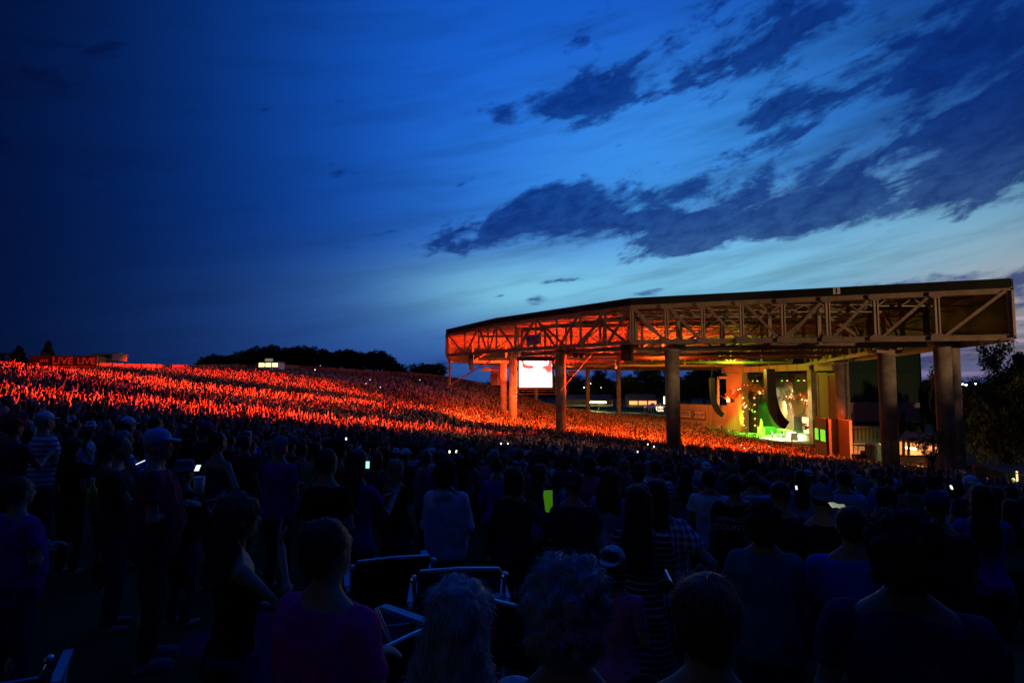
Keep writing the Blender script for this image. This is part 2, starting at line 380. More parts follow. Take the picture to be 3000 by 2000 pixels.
# deck (underside) and dark roofing above
mb = MB(); n = len(ring)
top = [Vector((c[0], c[1], c[2])) for c in ring]
bot = [t - Vector((0, 0, FAS * .8)) for t in top]
c1 = Vector(ctr)
mb.add(bot + [c1 - Vector((0, 0, FAS * .8))], [(i, (i + 1) % n, n) for i in range(n)])
mb.add(top + [c1], [((i + 1) % n, i, n) for i in range(n)])
deck = pv(mb, 'roof_deck', M['deck'])
mb = MB()
for i in range(n):
    a, b = top[i], top[(i + 1) % n]; d = (b - a); nrm = Vector((d.y, -d.x, 0)).normalized() * .12
    q = [a + nrm + Vector((0, 0, .06)), b + nrm + Vector((0, 0, .06)), b + nrm - Vector((0, 0, FAS)), a + nrm - Vector((0, 0, FAS))]
    mb.prism(q, nrm * 1.2)
pv(mb, 'fascia', M['fascia'])
def truss(p0, p1, zt0, zt1, zb0, zb1, nseg, w=.26, diag='V', name='truss', flip=False, dw=None, m=None, ts=None):
    mb = MB(); p0 = Vector((p0[0], p0[1], 0)); p1 = Vector((p1[0], p1[1], 0)); dw = dw or w * .8
    def at(t, top_): z = (zt0 + (zt1 - zt0) * t) if top_ else (zb0 + (zb1 - zb0) * t); q = p0.lerp(p1, t); q.z = z; return q
    ts = ts or [i / nseg for i in range(nseg + 1)]; nseg = len(ts) - 1
    mb.ibeam(at(0, 1), at(1, 1), w, w * 1.35); mb.ibeam(at(0, 0), at(1, 0), w, w * 1.35)
    for i, t in enumerate(ts): mb.ibeam(at(t, 0) + Vector((0, 0, w * .4)), at(t, 1) - Vector((0, 0, w * .4)), w * .9, w * .9)
    for i in range(nseg):
        a, b = ts[i], ts[i + 1]
        up = (i % 2 == 0) if diag == 'V' else (i < nseg / 2 if diag == 'C' else diag == 'U')
        if flip: up = not up
        mb.bar(at(a, not up) , at(b, up), dw, dw * .9)
        if up is None: pass
    return pv(mb, name, m or M['steel'])
# outer truss on the near side (A-B-C-E) with the panel points read off the photo
def tpx(a, b, xs):
    out = []
    for px in xs:
        k = (px - 1500) / F; # solve point on line a-b with x = k*y
        t = (k * a[1] - a[0]) / ((b[0] - a[0]) - k * (b[1] - a[1])); out.append(min(1, max(0, t)))
    return out
tops = lambda c: c[2] - FAS - .22
inn = .35
def near_truss(a, b, xs, flips, w):
    ts = [0] + tpx(a, b, xs) + [1]
    mb = MB(); p0 = Vector((a[0], a[1], 0)); p1 = Vector((b[0], b[1], 0))
    def at(t, up): q = p0.lerp(p1, t); q.z = (tops(a) + (tops(b) - tops(a)) * t) if up else (a[3] + (b[3] - a[3]) * t); return q
    mb.ibeam(at(0, 1), at(1, 1), w, w * 1.3); mb.ibeam(at(0, 0), at(1, 0), w, w * 1.3)
    for t in ts:
        d = (p1 - p0).normalized() * w * .36
        mb.bar(at(t, 0) - d, at(t, 1) - d, w * .5, w * .7); mb.bar(at(t, 0) + d, at(t, 1) + d, w * .34, w * .7)
    for i in range(len(ts) - 1):
        up = flips[i]
        e = .06 * (ts[i + 1] - ts[i])
        mb.bar(at(ts[i] + e, not up), at(ts[i + 1] - e, up), w * .8, w * .7)
    for t in ts[1:-1]:
        for up in (0, 1): q = at(t, up); d = (p1 - p0).normalized(); n3 = Vector((d.y, -d.x, 0)) * (w * .72); a0, b0 = q - d * .55 + n3, q + d * .55 + n3; h_ = Vector((0, 0, .42 * (1 if not up else -1))); mb.prism([a0 - h_ * .4, b0 - h_ * .4, b0 + h_ * .5, b0 - d * .3 + h_, a0 + d * .3 + h_, a0 + h_ * .5], n3.normalized() * .04)
    pv(mb, 'edge_truss', M['steel'])
near_truss(C, E, [1955, 2062, 2176, 2298, 2430, 2572, 2752], [0, 0, 0, 0, 1, 1, 1, 1], .36)
near_truss(B, C, [1512, 1570, 1632, 1702, 1775], [0, 1, 0, 1, 1, 1], .32)
near_truss(A, B, [1362, 1402, 1430], [0, 1, 0, 1], .28)
near_truss(E, Fc, [], [1], .45)
for a, b, k in ((A2, A, 4), (Hc, A2, 6), (Ic, Hc, 6), (J, Ic, 7), (Kc, J, 5), (G, Fc, 5)):
    truss(a, b, tops(a), tops(b), a[3], b[3], k, .32)
# inner trusses
def inner(a, b, n, w=.34, zb=4.6, zt=8.6, diag='V', flip=False): truss(a, b, EYE + zt, EYE + zt, EYE + zb, EYE + zb, n, w, diag, flip=flip, name='truss')
inner((15, 72), (42.5, 61), 6, .42, 4.1, 8.0, 'V', True)       # second line just inside the near edge
inner((1.5, 92), (15, 74), 4, .36, 4.5, 8.3)
inner((15, 74), (31, 182), 14, .36, 4.4)
inner((1, 96), (22, 188), 12, .34, 4.7)
inner((42, 64), (60, 122), 9, .36, 4.0)
inner((-6, 108), (52, 100), 9, .36, 4.5)
inner((-8, 122), (60, 128), 10, .34, 4.6)
inner((-2, 145), (64, 156), 10, .34, 4.7)
inner((8, 88), (46, 82), 7, .34, 4.3)
# bar joists under the deck
jm = mat('joist_steel', (.38, .33, .27), .5, .15)
for k in range(30):
    y = 56 + k * 4.6
    xs = []
    for i in range(n):   # clip the line y=const with the ring polygon
        a, b = ring[i], ring[(i + 1) % n]
        if (a[1] - y) * (b[1] - y) < 0: t = (y - a[1]) / (b[1] - a[1]); xs.append((a[0] + (b[0] - a[0]) * t))
    if len(xs) < 2: continue
    x0, x1 = min(xs) + .5, max(xs) - .5; mbj = MB()
    z1 = EYE + 8.72 if y > 66 else EYE + 8.1; z0 = z1 - .75
    mbj.bar((x0, y, z1), (x1, y, z1), .12, .1); mbj.bar((x0, y, z0), (x1, y, z0), .12, .1)
    nn = int((x1 - x0) / 1.1)
    for j in range(nn):
        xa = x0 + (x1 - x0) * j / nn; xb = x0 + (x1 - x0) * (j + 1) / nn
        mbj.bar((xa, y, z0 if j % 2 else z1), (xb, y, z1 if j % 2 else z0), .06)
    pv(mbj, 'joist', jm)
# purlins across the joists, cables and conduit
mbc = MB()
for k in range(26):
    x = -2 + k * 1.8; mbc.bar((x, 100 if x < 12 else 76, EYE + 7.8), (x + rng.uniform(-1, 4), 165, EYE + 7.8), .07)
for k in range(70):
    x = rng.uniform(0, 50); y = rng.uniform(62 if x > 25 else 90, 150); a = Vector((x, y, EYE + rng.uniform(5.2, 7.6))); b = a + Vector((rng.uniform(-7, 7), rng.uniform(-3, 9), rng.uniform(-1.2, 1.2))); mbc.bar(a, b, .09)
pv(mbc, 'cross_bracing', jm)
# ribbed lining on the far and left edges
mb = MB()
for a, b in ((A2, A), (Hc, A2), (Ic, Hc), (J, Ic), (Kc, J)):
    p, q = Vector((a[0], a[1], 0)), Vector((b[0], b[1], 0)); d = (q - p); nr = Vector((-d.y, d.x, 0)).normalized() * .25
    if nr.dot(Vector((35, 120, 0)) - p) > 0: nr = -nr
    z1 = a[2] - FAS; z0 = a[3] + .2
    for s_ in (1,):
        v = [p + nr, q + nr, q + nr, p + nr]; v = [Vector((v[0].x, v[0].y, z0)), Vector((v[1].x, v[1].y, b[3] + .2)), Vector((v[2].x, v[2].y, b[2] - FAS)), Vector((v[3].x, v[3].y, z1))]
        mb.prism(v, nr * .4)
pv(mb, 'side_lining', M['clad'])
mb = MB()
for a, b in ((E, Fc), (Fc, G), (G, L_), (L_, Kc)):
    p, q = Vector((a[0], a[1], 0)), Vector((b[0], b[1], 0)); d = (q - p); nr = Vector((-d.y, d.x, 0)).normalized() * .3
    if nr.dot(Vector((35, 120, 0)) - p) < 0: nr = -nr
    v = [p - nr * .6, q - nr * .6]; mb.prism([(v[0].x, v[0].y, a[3] - .12), (v[1].x, v[1].y, b[3] - .12), (v[1].x, v[1].y, b[2] - .1), (v[0].x, v[0].y, a[2] - .1)], -nr * .3)
pv(mb, 'end_lining', M['fascia'])
# dark soffit inside the right corner
ez = lambda c, dz=0: Vector((c[0], c[1], c[3] + .15 + dz))
mb = MB(); pin = Vector((44.5, 62, EYE + 4.3)); pin2 = Vector((50, 92, EYE + 4.3))

# columns
COLS = []
def column(px, D, r, ztop, base=None, square=False, pipe=0, m=None, label=None, zb=None):
    x = XP(px, D); z1 = EYE + ztop; z0 = (H(x, D) - .5) if zb is None else EYE + zb
    mb = MB(); mb.rings([(x, D, z0, r, r), (x, D, z1 - .5, r, r)], 32)
    mb.rings([(x, D, z1 - .5, r * 1.06, r * 1.06), (x, D, z1 - .28, r * 1.06, r * 1.06)], 32)
    for zz in np.arange(z0 + 2.2, z1 - 1, 2.44): mb.rings([(x, D, zz, r * 1.012, r * 1.012), (x, D, zz + .05, r * 1.012, r * 1.012)], 32)
    o = pv(mb, 'column', m or M['conc'], True, label=label)
    o.data.polygons.foreach_set('use_smooth', [len(p.vertices) == 4 for p in o.data.polygons])
    hd = MB(); hd.bar((x - r * 1.6, D, z1 - .13), (x + r * 1.6, D, z1 - .13), r * 1.3, .3); hd.bar((x, D - r * 1.5, z1 + .1), (x, D + r * 1.5, z1 + .1), r, .25)
    c = hd.obj('bearing_plate', M['steel'], o)
    if pipe:
        pb = MB(); pb.tube([(x + r + pipe, D - .3, z0), (x + r + pipe, D - .3, z1 - .3), (x + r + pipe, D - .3, z1 + 3)], pipe * .95, 12)
        for k in range(6): pb.box((x + r + pipe, D - .3, z0 + 2 + k * 2.4), (pipe * 2.3, pipe * 2.3, .12))
        pb.obj('drain_pipe', M['conc'], o, True)
    if square:
        sb = MB(); g = H(x, D); z_ = ZP(1343, D - 1.2); sb.box((XP(2772, D), D + .6, (z_ + g) / 2 - .5), (1.7, 2.6, z_ - g + 1)); sb.obj('plinth', M['conc'], o)
    COLS.append((x, D, r)); return o
column(1970, 70, .82, 4.35)
column(2600, 61, .80, 3.45)
column(2765, 57, .72, 4.1, square=True)
column(2790, 60.5, .76, 4.2)
column(2461, 101, .74, 3.75, pipe=.33)
column(1643, 84, .72, 4.75)
column(1503, 104, .70, 4.9)
column(1475, 124, .68, 4.85)
column(1570, 182, .6, 4.8)
column(1722, 186, .62, 4.3)
column(1812, 182, .68, 4.3)
column(1395 + 1190, 78, .01, 3.4) if False else None
# roof number plates
def plate(txt, px, py, D, s, a, b):
    p = P(px, py, D); d = Vector((b[0] - a[0], b[1] - a[1], 0)).normalized(); ang = math.atan2(d.y, d.x)
    e = MB().box((0, 0, 0), (s * .95, .06, s)).obj('number_plate', M['white'], None); e.location = p; e.rotation_euler = (0, 0, ang); e.parent = PV; e.matrix_parent_inverse = Matrix.Translation(-PV.location)
    e['label'] = 'white plate with black number ' + txt
    t = link('number', text_mesh(txt, s * 1.05, .01, bold=.02), M['black'], e); t.location = (0, -.045, -.02); t.rotation_euler = (PI / 2, 0, 0)
def ondepth(a, b, px, back=.35):
    k = (px - 1500) / F; t = (k * a[1] - a[0]) / ((b[0] - a[0]) - k * (b[1] - a[1])); return a[1] + (b[1] - a[1]) * t - back
plate('1', 2451, 852, ondepth(C, E, 2451), .62, C, E)
plate('2', 1782, 892, ondepth(B, C, 1782), .5, B, C)

# ---- things hung from the roof
def hang(mbk, name, m, **k): return mbk.obj(name, m, None, **k)
def rel(name, loc, **k): return empty(name, loc, **k)
# banner on the near truss
D = ondepth(B, C, 1563, .6); bp = P(1563, 995, D)
d = Vector((C[0] - B[0], C[1] - B[1], 0)); ang = math.atan2(d.y, d.x)
M['violet'] = mat('lilac_banner', (.32, .27, .45), .8, .1)
M['ink'] = mat('dark_blue_ink', (.03, .04, .12), .8, .1)
bn = MB().box((0, 0, 0), (3.15, .05, 1.4)).obj('banner', M['violet']); bn.location = bp; bn.rotation_euler = (0, 0, ang)
tag(bn, 'lilac sponsor banner reading HARRISON COLLEGE LIVE, tied to the roof truss', 'banner')
def lettering(par, txt, size, x, z, m, y=-.04, bold=.01, align='LEFT'):
    t = link('lettering', text_mesh(txt, size, .006, align, bold), m, par); t.location = (x, y, z); t.rotation_euler = (PI / 2, 0, 0); return t
lettering(bn, 'HARRISON', .36, -.72, .32, M['ink']); lettering(bn, 'COLLEGE', .36, -.72, -.04, M['ink']); lettering(bn, 'LIVE', .38, .35, -.42, M['ink'])
em = MB(); em.rings([(0, 0, 0, .34, .34), (0, 0, .02, .34, .34)], 20); em.add([(-.1, -.1, .03), (.1, -.1, .03), (.16, .12, .03), (0, .2, .03), (-.16, .12, .03)], [(0, 1, 2, 3, 4)])
e = em.obj('emblem', M['ink'], bn); e.rotation_euler = (PI / 2, 0, 0); e.location = (-1.15, -.03, .12)
# big video screen with box-truss surround
DS = 93.
s0 = P(1521, 1134, DS); s1 = P(1617, 1057, DS); scx = (s0.x + s1.x) / 2; scz = (s0.z + s1.z) / 2; sw = s1.x - s0.x; sh = s1.z - s0.z
scr = rel('video_screen', (scx, DS, scz), label='large glowing white video screen in a truss frame under the roof edge', cat='video screen')
m = bpy.data.materials.new('video_picture'); m.use_nodes = True; nt = m.node_tree; b = nt.nodes['Principled BSDF']
tc = nt.nodes.new('ShaderNodeTexCoord'); sp = nt.nodes.new('ShaderNodeSeparateXYZ'); nt.links.new(tc.outputs['Object'], sp.inputs[0]); sx = N(nt, sp.outputs[0]); sz = N(nt, sp.outputs[2])
nz = noise_tex(nt, tc.outputs['Object'], .75, 5, .6, 1.2)
rad = ((sx + .9) * (sx + .9) * .55 + (sz - 1.9) * (sz - 1.9) * 1.5).f('SQRT')
arc = smooth((rad - 1.0).f('ABSOLUTE') * -1, -.42, -.2) * smooth(sx, -2.3, -1.9) * smooth(sx * -1, -.3, .6)
right = smooth(nz + sz * .06 + smooth(sx, .3, 2.3) * .17, .66, .70) * smooth(sz, -.4, .6)
f = (arc * smooth(nz, .28, .42) + right).f('MINIMUM', 1)
mx = nt.nodes.new('ShaderNodeMix'); mx.data_type = 'RGBA'; nt.links.new(f.s, mx.inputs['Factor']); mx.inputs['A'].default_value = (1, .98, .93, 1); mx.inputs['B'].default_value = (.62, .06, .05, 1)
nt.links.new(mx.outputs['Result'], b.inputs['Emission Color']); b.inputs['Emission Strength'].default_value = 2.2; b.inputs['Base Color'].default_value = (.02, .02, .02, 1)
MB().box((0, 0, 0), (sw, .12, sh)).obj('picture_panel', m, scr)
fr = MB()
for sx_ in (-1, 1): fr.box((sx_ * (sw / 2 + .14), 0, .1), (.26, .3, sh + .5))
fr.box((0, 0, sh / 2 + .3), (sw + .9, .34, .6)); fr.box((0, 0, -sh / 2 - .17), (sw + .5, .3, .32))
for k in range(24): fr.ball((-sw / 2 + .15 + k * sw / 24, 0, sh / 2 + .62), .13, 6, 4)
fr.obj('housing', M['black'], scr)
bt = MB()
for x_ in (-sw / 2 - .55, sw / 2 + .55, sw / 2 + .95, -sw / 2 - .85):
    bt.bar((x_, .1, -sh / 2 - 1.1), (x_, .1, sh / 2 + 1.7), .07)
for zz in np.arange(-sh / 2 - 1.0, sh / 2 + 1.6, .45):
    bt.bar((-sw / 2 - .85, .1, zz), (-sw / 2 - .55, .1, zz), .05); bt.bar((sw / 2 + .95, .1, zz), (sw / 2 + .55, .1, zz + .2), .05)
for zz in (sh / 2 + 1.15, sh / 2 + 1.6, -sh / 2 - .6, -sh / 2 - 1.05): bt.bar((-sw / 2 - .85, .1, zz), (sw / 2 + .95, .1, zz), .07)
for k in range(14):
    xa = -sw / 2 - .8 + k * .48; bt.bar((xa, .1, sh / 2 + 1.15), (xa + .24, .1, sh / 2 + 1.6), .05); bt.bar((xa + .24, .1, sh / 2 + 1.6), (xa + .48, .1, sh / 2 + 1.15), .05)
for x_ in (-1.6, 0, 1.6): bt.bar((x_, .1, sh / 2 + .5), (x_ - .3, .1, sh / 2 + 1.9), .05); bt.bar((x_, .1, sh / 2 + .5), (x_ + .3, .1, sh / 2 + 1.9), .05)
bt.obj('truss_surround', M['dkmetal'], scr)
# back of a second screen: tan mesh cage at the far left corner
q0 = P(1437, 1128, 128); q1 = P(1468, 1083, 128)
sb = rel('screen_back', ((q0.x + q1.x) / 2, 128, (q0.z + q1.z) / 2), label='tan gridded back of a video screen beside the leftmost orange columns', cat='video screen')
w_, h_ = q1.x - q0.x, q1.z - q0.z
MB().box((0, 0, 0), (w_, .15, h_)).obj('back_panel', M['tan'], sb)
g = MB()
for k in range(8): g.bar((-w_ / 2 + k * w_ / 7, -.12, -h_ / 2), (-w_ / 2 + k * w_ / 7, -.12, h_ / 2), .06)
for k in range(8): g.bar((-w_ / 2, -.12, -h_ / 2 + k * h_ / 7), (w_ / 2, -.12, -h_ / 2 + k * h_ / 7), .06)
g.bar((-w_ / 2, -.15, -h_ / 2), (w_ / 2, -.15, h_ / 2), .08); g.box((0, 0, h_ / 2 + .4), (w_ + .2, .2, .5))
g.obj('cage', M['dkmetal'], sb)
# hung loudspeakers at the near edge
def box_array(name, px, py, D, n_, w, h, d, curve, rz, label, group=None):
    p = P(px, py, D); e = rel(name, p, rz=rz, label=label, cat='speaker'); 
    if group: e['group'] = group
    y, z, a = 0., 0., 0.
    for k in range(n_):
        a += curve[k] if hasattr(curve, '__len__') else curve
        R = Matrix.Rotation(-a, 3, 'X'); m_ = MB(); m_.box((0, 0, 0), (w, d, h), R=R)
        m_.box(Vector((0, 0, 0)) + R @ Vector((0, d / 2 + .01, 0)), (w * .92, .03, h * .82), R=R)
        o = m_.obj('cabinet', M['black'], e); v = R @ Vector((0, 0, -h * 1.03)); o.location = (0, y, z); y += v.y; z += v.z
    fl = MB(); fl.bar((-w / 2, -d / 3, h * .7), (w / 2, -d / 3, h * .7), .08); fl.bar((0, -d / 2, h * .7), (0, d / 2, h * .7), .08); fl.bar((-.1, 0, h * .7), (-.1, 0, 2.2 + h), .03); fl.bar((.2, 0, h * .7), (.2, 0, 2.2 + h), .03)
    fl.obj('rigging', M['dkmetal'], e); return e
box_array('speaker_array', 1836, 1014, 73, 3, 1.30, .68, .9, .02, 2.6, 'boxy black speaker cluster hanging left of the nearest round column')
box_array('speaker_array', 1380, 1044, 98, 4, .62, .62, .6, [.0, .05, .12, .2], 1.9, 'small black speaker column hanging near the roof corner, leftmost')
# follow-spot cage right of the big screen
e = rel('spotlight_cage', P(1692, 1050, 86), label='small lamp cage hanging right of the orange column by the screen', cat='spotlight')
g = MB()
for x_ in (-1.1, -.3, .6, 1.1):
    g.bar((x_, 0, -2.), (x_, 0, 1.6), .07)
for z_ in (-2, -1.3, -.6, 0, .7, 1.4): g.bar((-1.1, 0, z_), (1.1, 0, z_), .06)
g.obj('cage', M['steel'], e)
for x_ in (-.35, .55): MB().ball((x_, -.3, .5), (.42, .3, .42)).obj('lamp_housing', M['black'], e, True)
MB().box((-.8, -.1, -2.1), (1.1, .5, .8)).obj('control_box', M['tan'], e)
# post and cable at the left corner
e = rel('stay_post', (XP(1317, 108), 108, EYE + 2), label='red-lit post with diagonal stay cable hanging from the left roof corner', cat='post')
g = MB(); a0 = P(1317, 1046, 108) - e.location; a1 = P(1317, 1128, 108) - e.location; g.bar(a0, a1, .35)
for k in range(6): g.box(a0.lerp(a1, k / 6), (.5, .5, .1))
g.obj('post', M['steel'], e)
g = MB(); b1 = P(1446, 1050, 104) - e.location; g.tube([a1, b1], .13, 8); g.obj('stay', M['steel'], e)
e = rel('stay_cable', P(1640, 1145, 80), label='thin diagonal cable running up from the column beside the screen', cat='cable')
g = MB(); g.tube([(0, 0, 0), P(1735, 1035, 84) - e.location], .06, 6); g.obj('cable', M['steel'], e)
e = rel('cable_winch', P(1425, 1083, 104), label='red box hanging on a thin rod beside the screen back', cat='box')
g = MB(); g.box((0, 0, 0), (1.55, .5, .5)); g.box((0, 0, .32), (1.1, .4, .2)); g.obj('box', M['steel'], e); g = MB(); g.bar((0, 0, .3), (0, 0, 2.2), .12); g.obj('rod', M['steel'], e)

# ================================================================ stage house (local frame: origin at stage-left floor corner)
SL = P(2186, 1268, 150); SR = P(2379, 1290, 125)
FL = EYE - 12.0                                          # stage floor level
fx = Vector((SR.x - SL.x, SR.y - SL.y, 0)); WID = fx.length; fx.normalize(); fy = Vector((-fx.y, fx.x, 0))   # fx along the opening toward the camera, fy into the house
if fy.x < 0: fy = -fy
def S(a, b, c=0): """a along the opening from the far end, b depth into the stage, c above stage floor"""; v = Vector((SL.x, SL.y, 0)) + fx * a + fy * b; return Vector((v.x, v.y, FL + c))
SRZ = math.atan2(fx.y, fx.x)
RS = Matrix((fx, fy, Vector((0, 0, 1)))).transposed() if fx.cross(fy).z > 0 else Matrix((fx, fy, Vector((0, 0, 1)))).transposed()
HS = 16.2                                                # opening height
SH = empty('stage_house', S(0, 0, 0), label='stage building with orange-lit proscenium beam, side walls and pillars', cat='stage building')
def sh_(mb, name, m, parent=None, smooth_=False, **k):
    o = mb.obj(name, m, None, smooth_, **k); par = parent or SH; o.parent = par; o.matrix_parent_inverse = par.matrix_world.inverted() if parent else Matrix.Translation(-SH.location); return o
def sbox(mb, a0, a1, b0, b1, c0, c1):
    q = [S(a0, b0, c1), S(a1, b0, c1), S(a1, b1, c1), S(a0, b1, c1)]; return mb.slab(q, c1 - c0)
g = MB(); sbox(g, -2.5, WID + .6, -.5, .5, HS - 1.3, HS + .1); sh_(g, 'proscenium_beam', M['tan'])
g = MB()
for k in range(7): sbox(g, k * WID / 7 + .2, k * WID / 7 + .32, -.54, -.5, HS - 1.3, HS + .1)
sh_(g, 'beam_joints', M['dkmetal'])
g = MB(); sbox(g, -1.6, 0, -.6, .8, 0, HS - 1.3); sh_(g, 'pillar', M['tan'])
g = MB(); sbox(g, WID, WID + 1.2, -.6, .8, -2.2, HS - 1.3); sh_(g, 'pillar', M['conc'])
g = MB(); sbox(g, -9., -1.6, -.1, .3, 0, HS - 1.4); sh_(g, 'side_wall', M['tan'])
g = MB(); sbox(g, -4.4, -3., -.16, -.1, 0, 5.2); sbox(g, -4.5, -2.9, -.13, -.1, 5.2, 5.35)
sh_(g, 'door', M['clad'])
g = MB(); sbox(g, -11, 0, -.3, .8, HS - 1.3, HS + 2.5); sh_(g, 'header_lining', M['clad'])
g = MB(); sbox(g, WID + 1.2, WID + 8, 2.0, 2.4, -2, HS - 2); sbox(g, WID + 2.0, WID + 7.4, -.4, 0, HS - 1.5, HS + 2); sh_(g, 'side_wall', M['tan'])
g = MB(); sbox(g, -9, WID + 9, 17.6, 18, -1, HS + 4); sh_(g, 'rear_wall', M['black'])
g = MB(); sbox(g, -9, -8.6, .4, 18, -1, HS + 3); sh_(g, 'end_wall', M['green']); g = MB(); sbox(g, WID + 8.5, WID + 9, .4, 18, -1, HS + 3); sh_(g, 'end_wall', M['green'])
g = MB(); sbox(g, -9, WID + 9, 0.6, 18, HS + 2.6, HS + 3); sh_(g, 'roof', M['fascia'])
# bent frame at the far side
g = MB(); p = P(2104, 1172, 158); g.bar(P(2104, 1186, 158), P(2104, 1104, 158), .5, .5); g.bar(P(2102, 1106, 158), P(2158, 1106, 158), .5, .7)
o = g.obj('rigging_frame', M['tan']); tag(o, 'pale L-shaped rigging frame standing by the far side of the stage', 'frame')
# low wall with sponsor boards, left of the stage
lw = empty('low_building', P(2035, 1225, 168), label='low orange-lit building with two sign boards left of the stage', cat='building')
def seg(par, name, p0, p1, ztop, zbot, m, t=.5):
    a, b = Vector((p0[0], p0[1], ztop)), Vector((p1[0], p1[1], ztop)); d = (b - a).normalized(); nr = Vector((-d.y, d.x, 0)) * t
    g = MB(); g.slab([a, b, b + nr, a + nr], ztop - zbot); o = g.obj(name, m, None); o.parent = par; o.matrix_parent_inverse = Matrix.Translation(-par.location); return o
za = ZP(1184, 168)
seg(lw, 'front_wall', (XP(1975, 173), 173), (XP(2082, 164), 164), za, EYE - 14.3, M['tan'])
seg(lw, 'side_wall', (XP(2082, 164) + .02, 164), (XP(2135, 158), 158), za, EYE - 14.3, M['pbrick'])
seg(lw, 'coping', (XP(1975, 173), 172.9), (XP(2083, 163.9), 163.9), za + .25, za, M['dkmetal'], .7)
def board(px, py, D, w, h, lines, mm, label, sz):
    p = P(px, py, D); e = MB().box((0, 0, 0), (w, .15, h)).obj('sign_board', mm, None); e.location = p; e.rotation_euler = (0, 0, math.atan2(-9, XP(2082, 164) - XP(1975, 173)))
    tag(e, label, 'sign', 'sponsor boards on the low building')
    g = MB()
    for s_ in (-1, 1): g.box((s_ * (w / 2 + .06), 0, 0), (.12, .2, h + .24)); g.box((0, 0, s_ * (h / 2 + .06)), (w, .2, .12))
    g.obj('frame', M['dkmetal'], e)
    for t, x, z, s_ in lines: lettering(e, t, s_, x, z, M['ink'], -.09, .02, 'CENTER')
    return e
M['board'] = mat('pale_sign_board', (.62, .5, .42), .8, .1)
board(2050, 1215, 166, 3.3, 2., [('Klipsch', -.3, .1, .95), ('music', 1.05, .35, .45), ('center', 1.05, -.05, .4)], M['board'], 'pale board reading Klipsch music center on the orange-lit wall', 1)
sw_ = MB(); sw_.tube([(-1.1, -.1, -.45), (-.5, -.1, -.62), (0, -.1, -.72), (.5, -.1, -.58), (1.1, -.1, -.4)], .07, 6)
ob = bpy.data.objects['sign_board']; sw_.obj('underline', M['ink'], ob)
board(2008, 1212, 169.5, 3.6, 2., [('COMFORT', 0, .4, .55), ('LIVE ROCK', 0, -.15, .55)], M['board'], 'pinkish board reading COMFORT LIVE ROCK, partly behind the round column', 1)

# ---- right of the stage: panels, block with green screens
rp = empty('panel_wall', P(2420, 1200, 112), label='two tall orange-lit panels right of the stage pillar', cat='wall')
for px0, px1, yt, D_ in ((2394, 2423, 1095, 117), (2425, 2450, 1098, 112)):
    a, b = P(px0, yt, D_), P(px1, yt, D_ - 2.5); seg(rp, 'panel', (a.x, D_), (b.x, D_ - 2.5), a.z, EYE - 12, M['tan'], .4)
    g = MB(); g.bar((a.x, D_ - .1, a.z), (a.x, D_ - .1, EYE - 9), .25); o = g.obj('edge_post', M['steel'], None); o.parent = rp; o.matrix_parent_inverse = Matrix.Translation(-rp.location)
    g = MB(); g.bar((a.x, D_ - .1, a.z), (b.x, D_ - 2.6, a.z), .25, .4); o = g.obj('top_rail', M['steel'], None); o.parent = rp; o.matrix_parent_inverse = Matrix.Translation(-rp.location)
bb = empty('brick_block', P(2410, 1280, 96), label='small brick block with two glowing green screens beside the stage', cat='building')
a = P(2386, 1217, 100); b = P(2427, 1228, 93); zt_ = a.z
seg(bb, 'front_wall', (a.x, 100), (b.x, 93), EYE - 5.4, EYE - 14, M['brick'], .35)
seg(bb, 'side_wall', (b.x + .36, 93), (XP(2452, 94), 94), EYE - 5.4, EYE - 14, M['fascia'], .8)
M['gscreen'] = glow('green_screen', (.25, 1, .05), .75)
dv = Vector((b.x - a.x, 93 - 100, 0)); Lw = dv.length; dv.normalize(); nv = Vector((dv.y, -dv.x, 0)); nv = nv if nv.dot(Vector((-a.x, -100, 0))) > 0 else -nv
for t0, t1, sm in ((.05, .36, 1), (.46, .86, 1)):
    p0 = Vector((a.x, 100, 0)) + dv * Lw * t0 + nv * .04; p1 = Vector((a.x, 100, 0)) + dv * Lw * t1 + nv * .04; z0, z1 = EYE - 9.1, EYE - 7.1
    g = MB(); g.prism([(p0.x, p0.y, z0), (p1.x, p1.y, z0), (p1.x, p1.y, z1), (p0.x, p0.y, z1)], nv * .12)
    o = g.obj('screen', M['gscreen'], None); o.parent = bb; o.matrix_parent_inverse = Matrix.Translation(-bb.location)
    g = MB()
    for q in ((p0, z0, p1, z0), (p0, z1, p1, z1), (p0, z0, p0, z1), (p1, z0, p1, z1)): g.bar(Vector((q[0].x, q[0].y, q[1])) + nv * .08, Vector((q[2].x, q[2].y, q[3])) + nv * .08, .14)
    f_ = g.obj('bezel', M['black'], None); f_.parent = o; f_.matrix_parent_inverse = Matrix.Identity(4)

# ================================================================ service buildings on the right
def pbox(par, name, px0, px1, yt, yb, D, depth, m, **k):
    a = P(px0, yt, D); b = P(px1, yb, D); g = MB(); g.box(((a.x + b.x) / 2, D + depth / 2, (a.z + b.z) / 2), (b.x - a.x, depth, a.z - b.z))
    o = g.obj(name, m, None, **k)
    if par is not None: o.parent = par; o.matrix_parent_inverse = par.matrix_basis.inverted()
    return o
gb = empty('metal_building', P(2580, 1200, 118), label='dark green metal-sided back building with pale block base', cat='building')
bpy.context.view_layer.update()
pbox(gb, 'fly_tower', 2470, 2527, 1030, 1100, 122, 14, M['green'])
pbox(gb, 'upper_wall', 2470, 2692, 1096, 1179, 116, 20, M['green'])
pbox(gb, 'roof_edge', 2469, 2693, 1094, 1096, 115.9, 20, M['dkmetal'])
pbox(gb, 'block_wall', 2470, 2697, 1179, 1234, 114, 22, M['pbrick'])
pbox(gb, 'rooftop_unit', 2550, 2585, 1084, 1096, 122, 4, M['tan'])
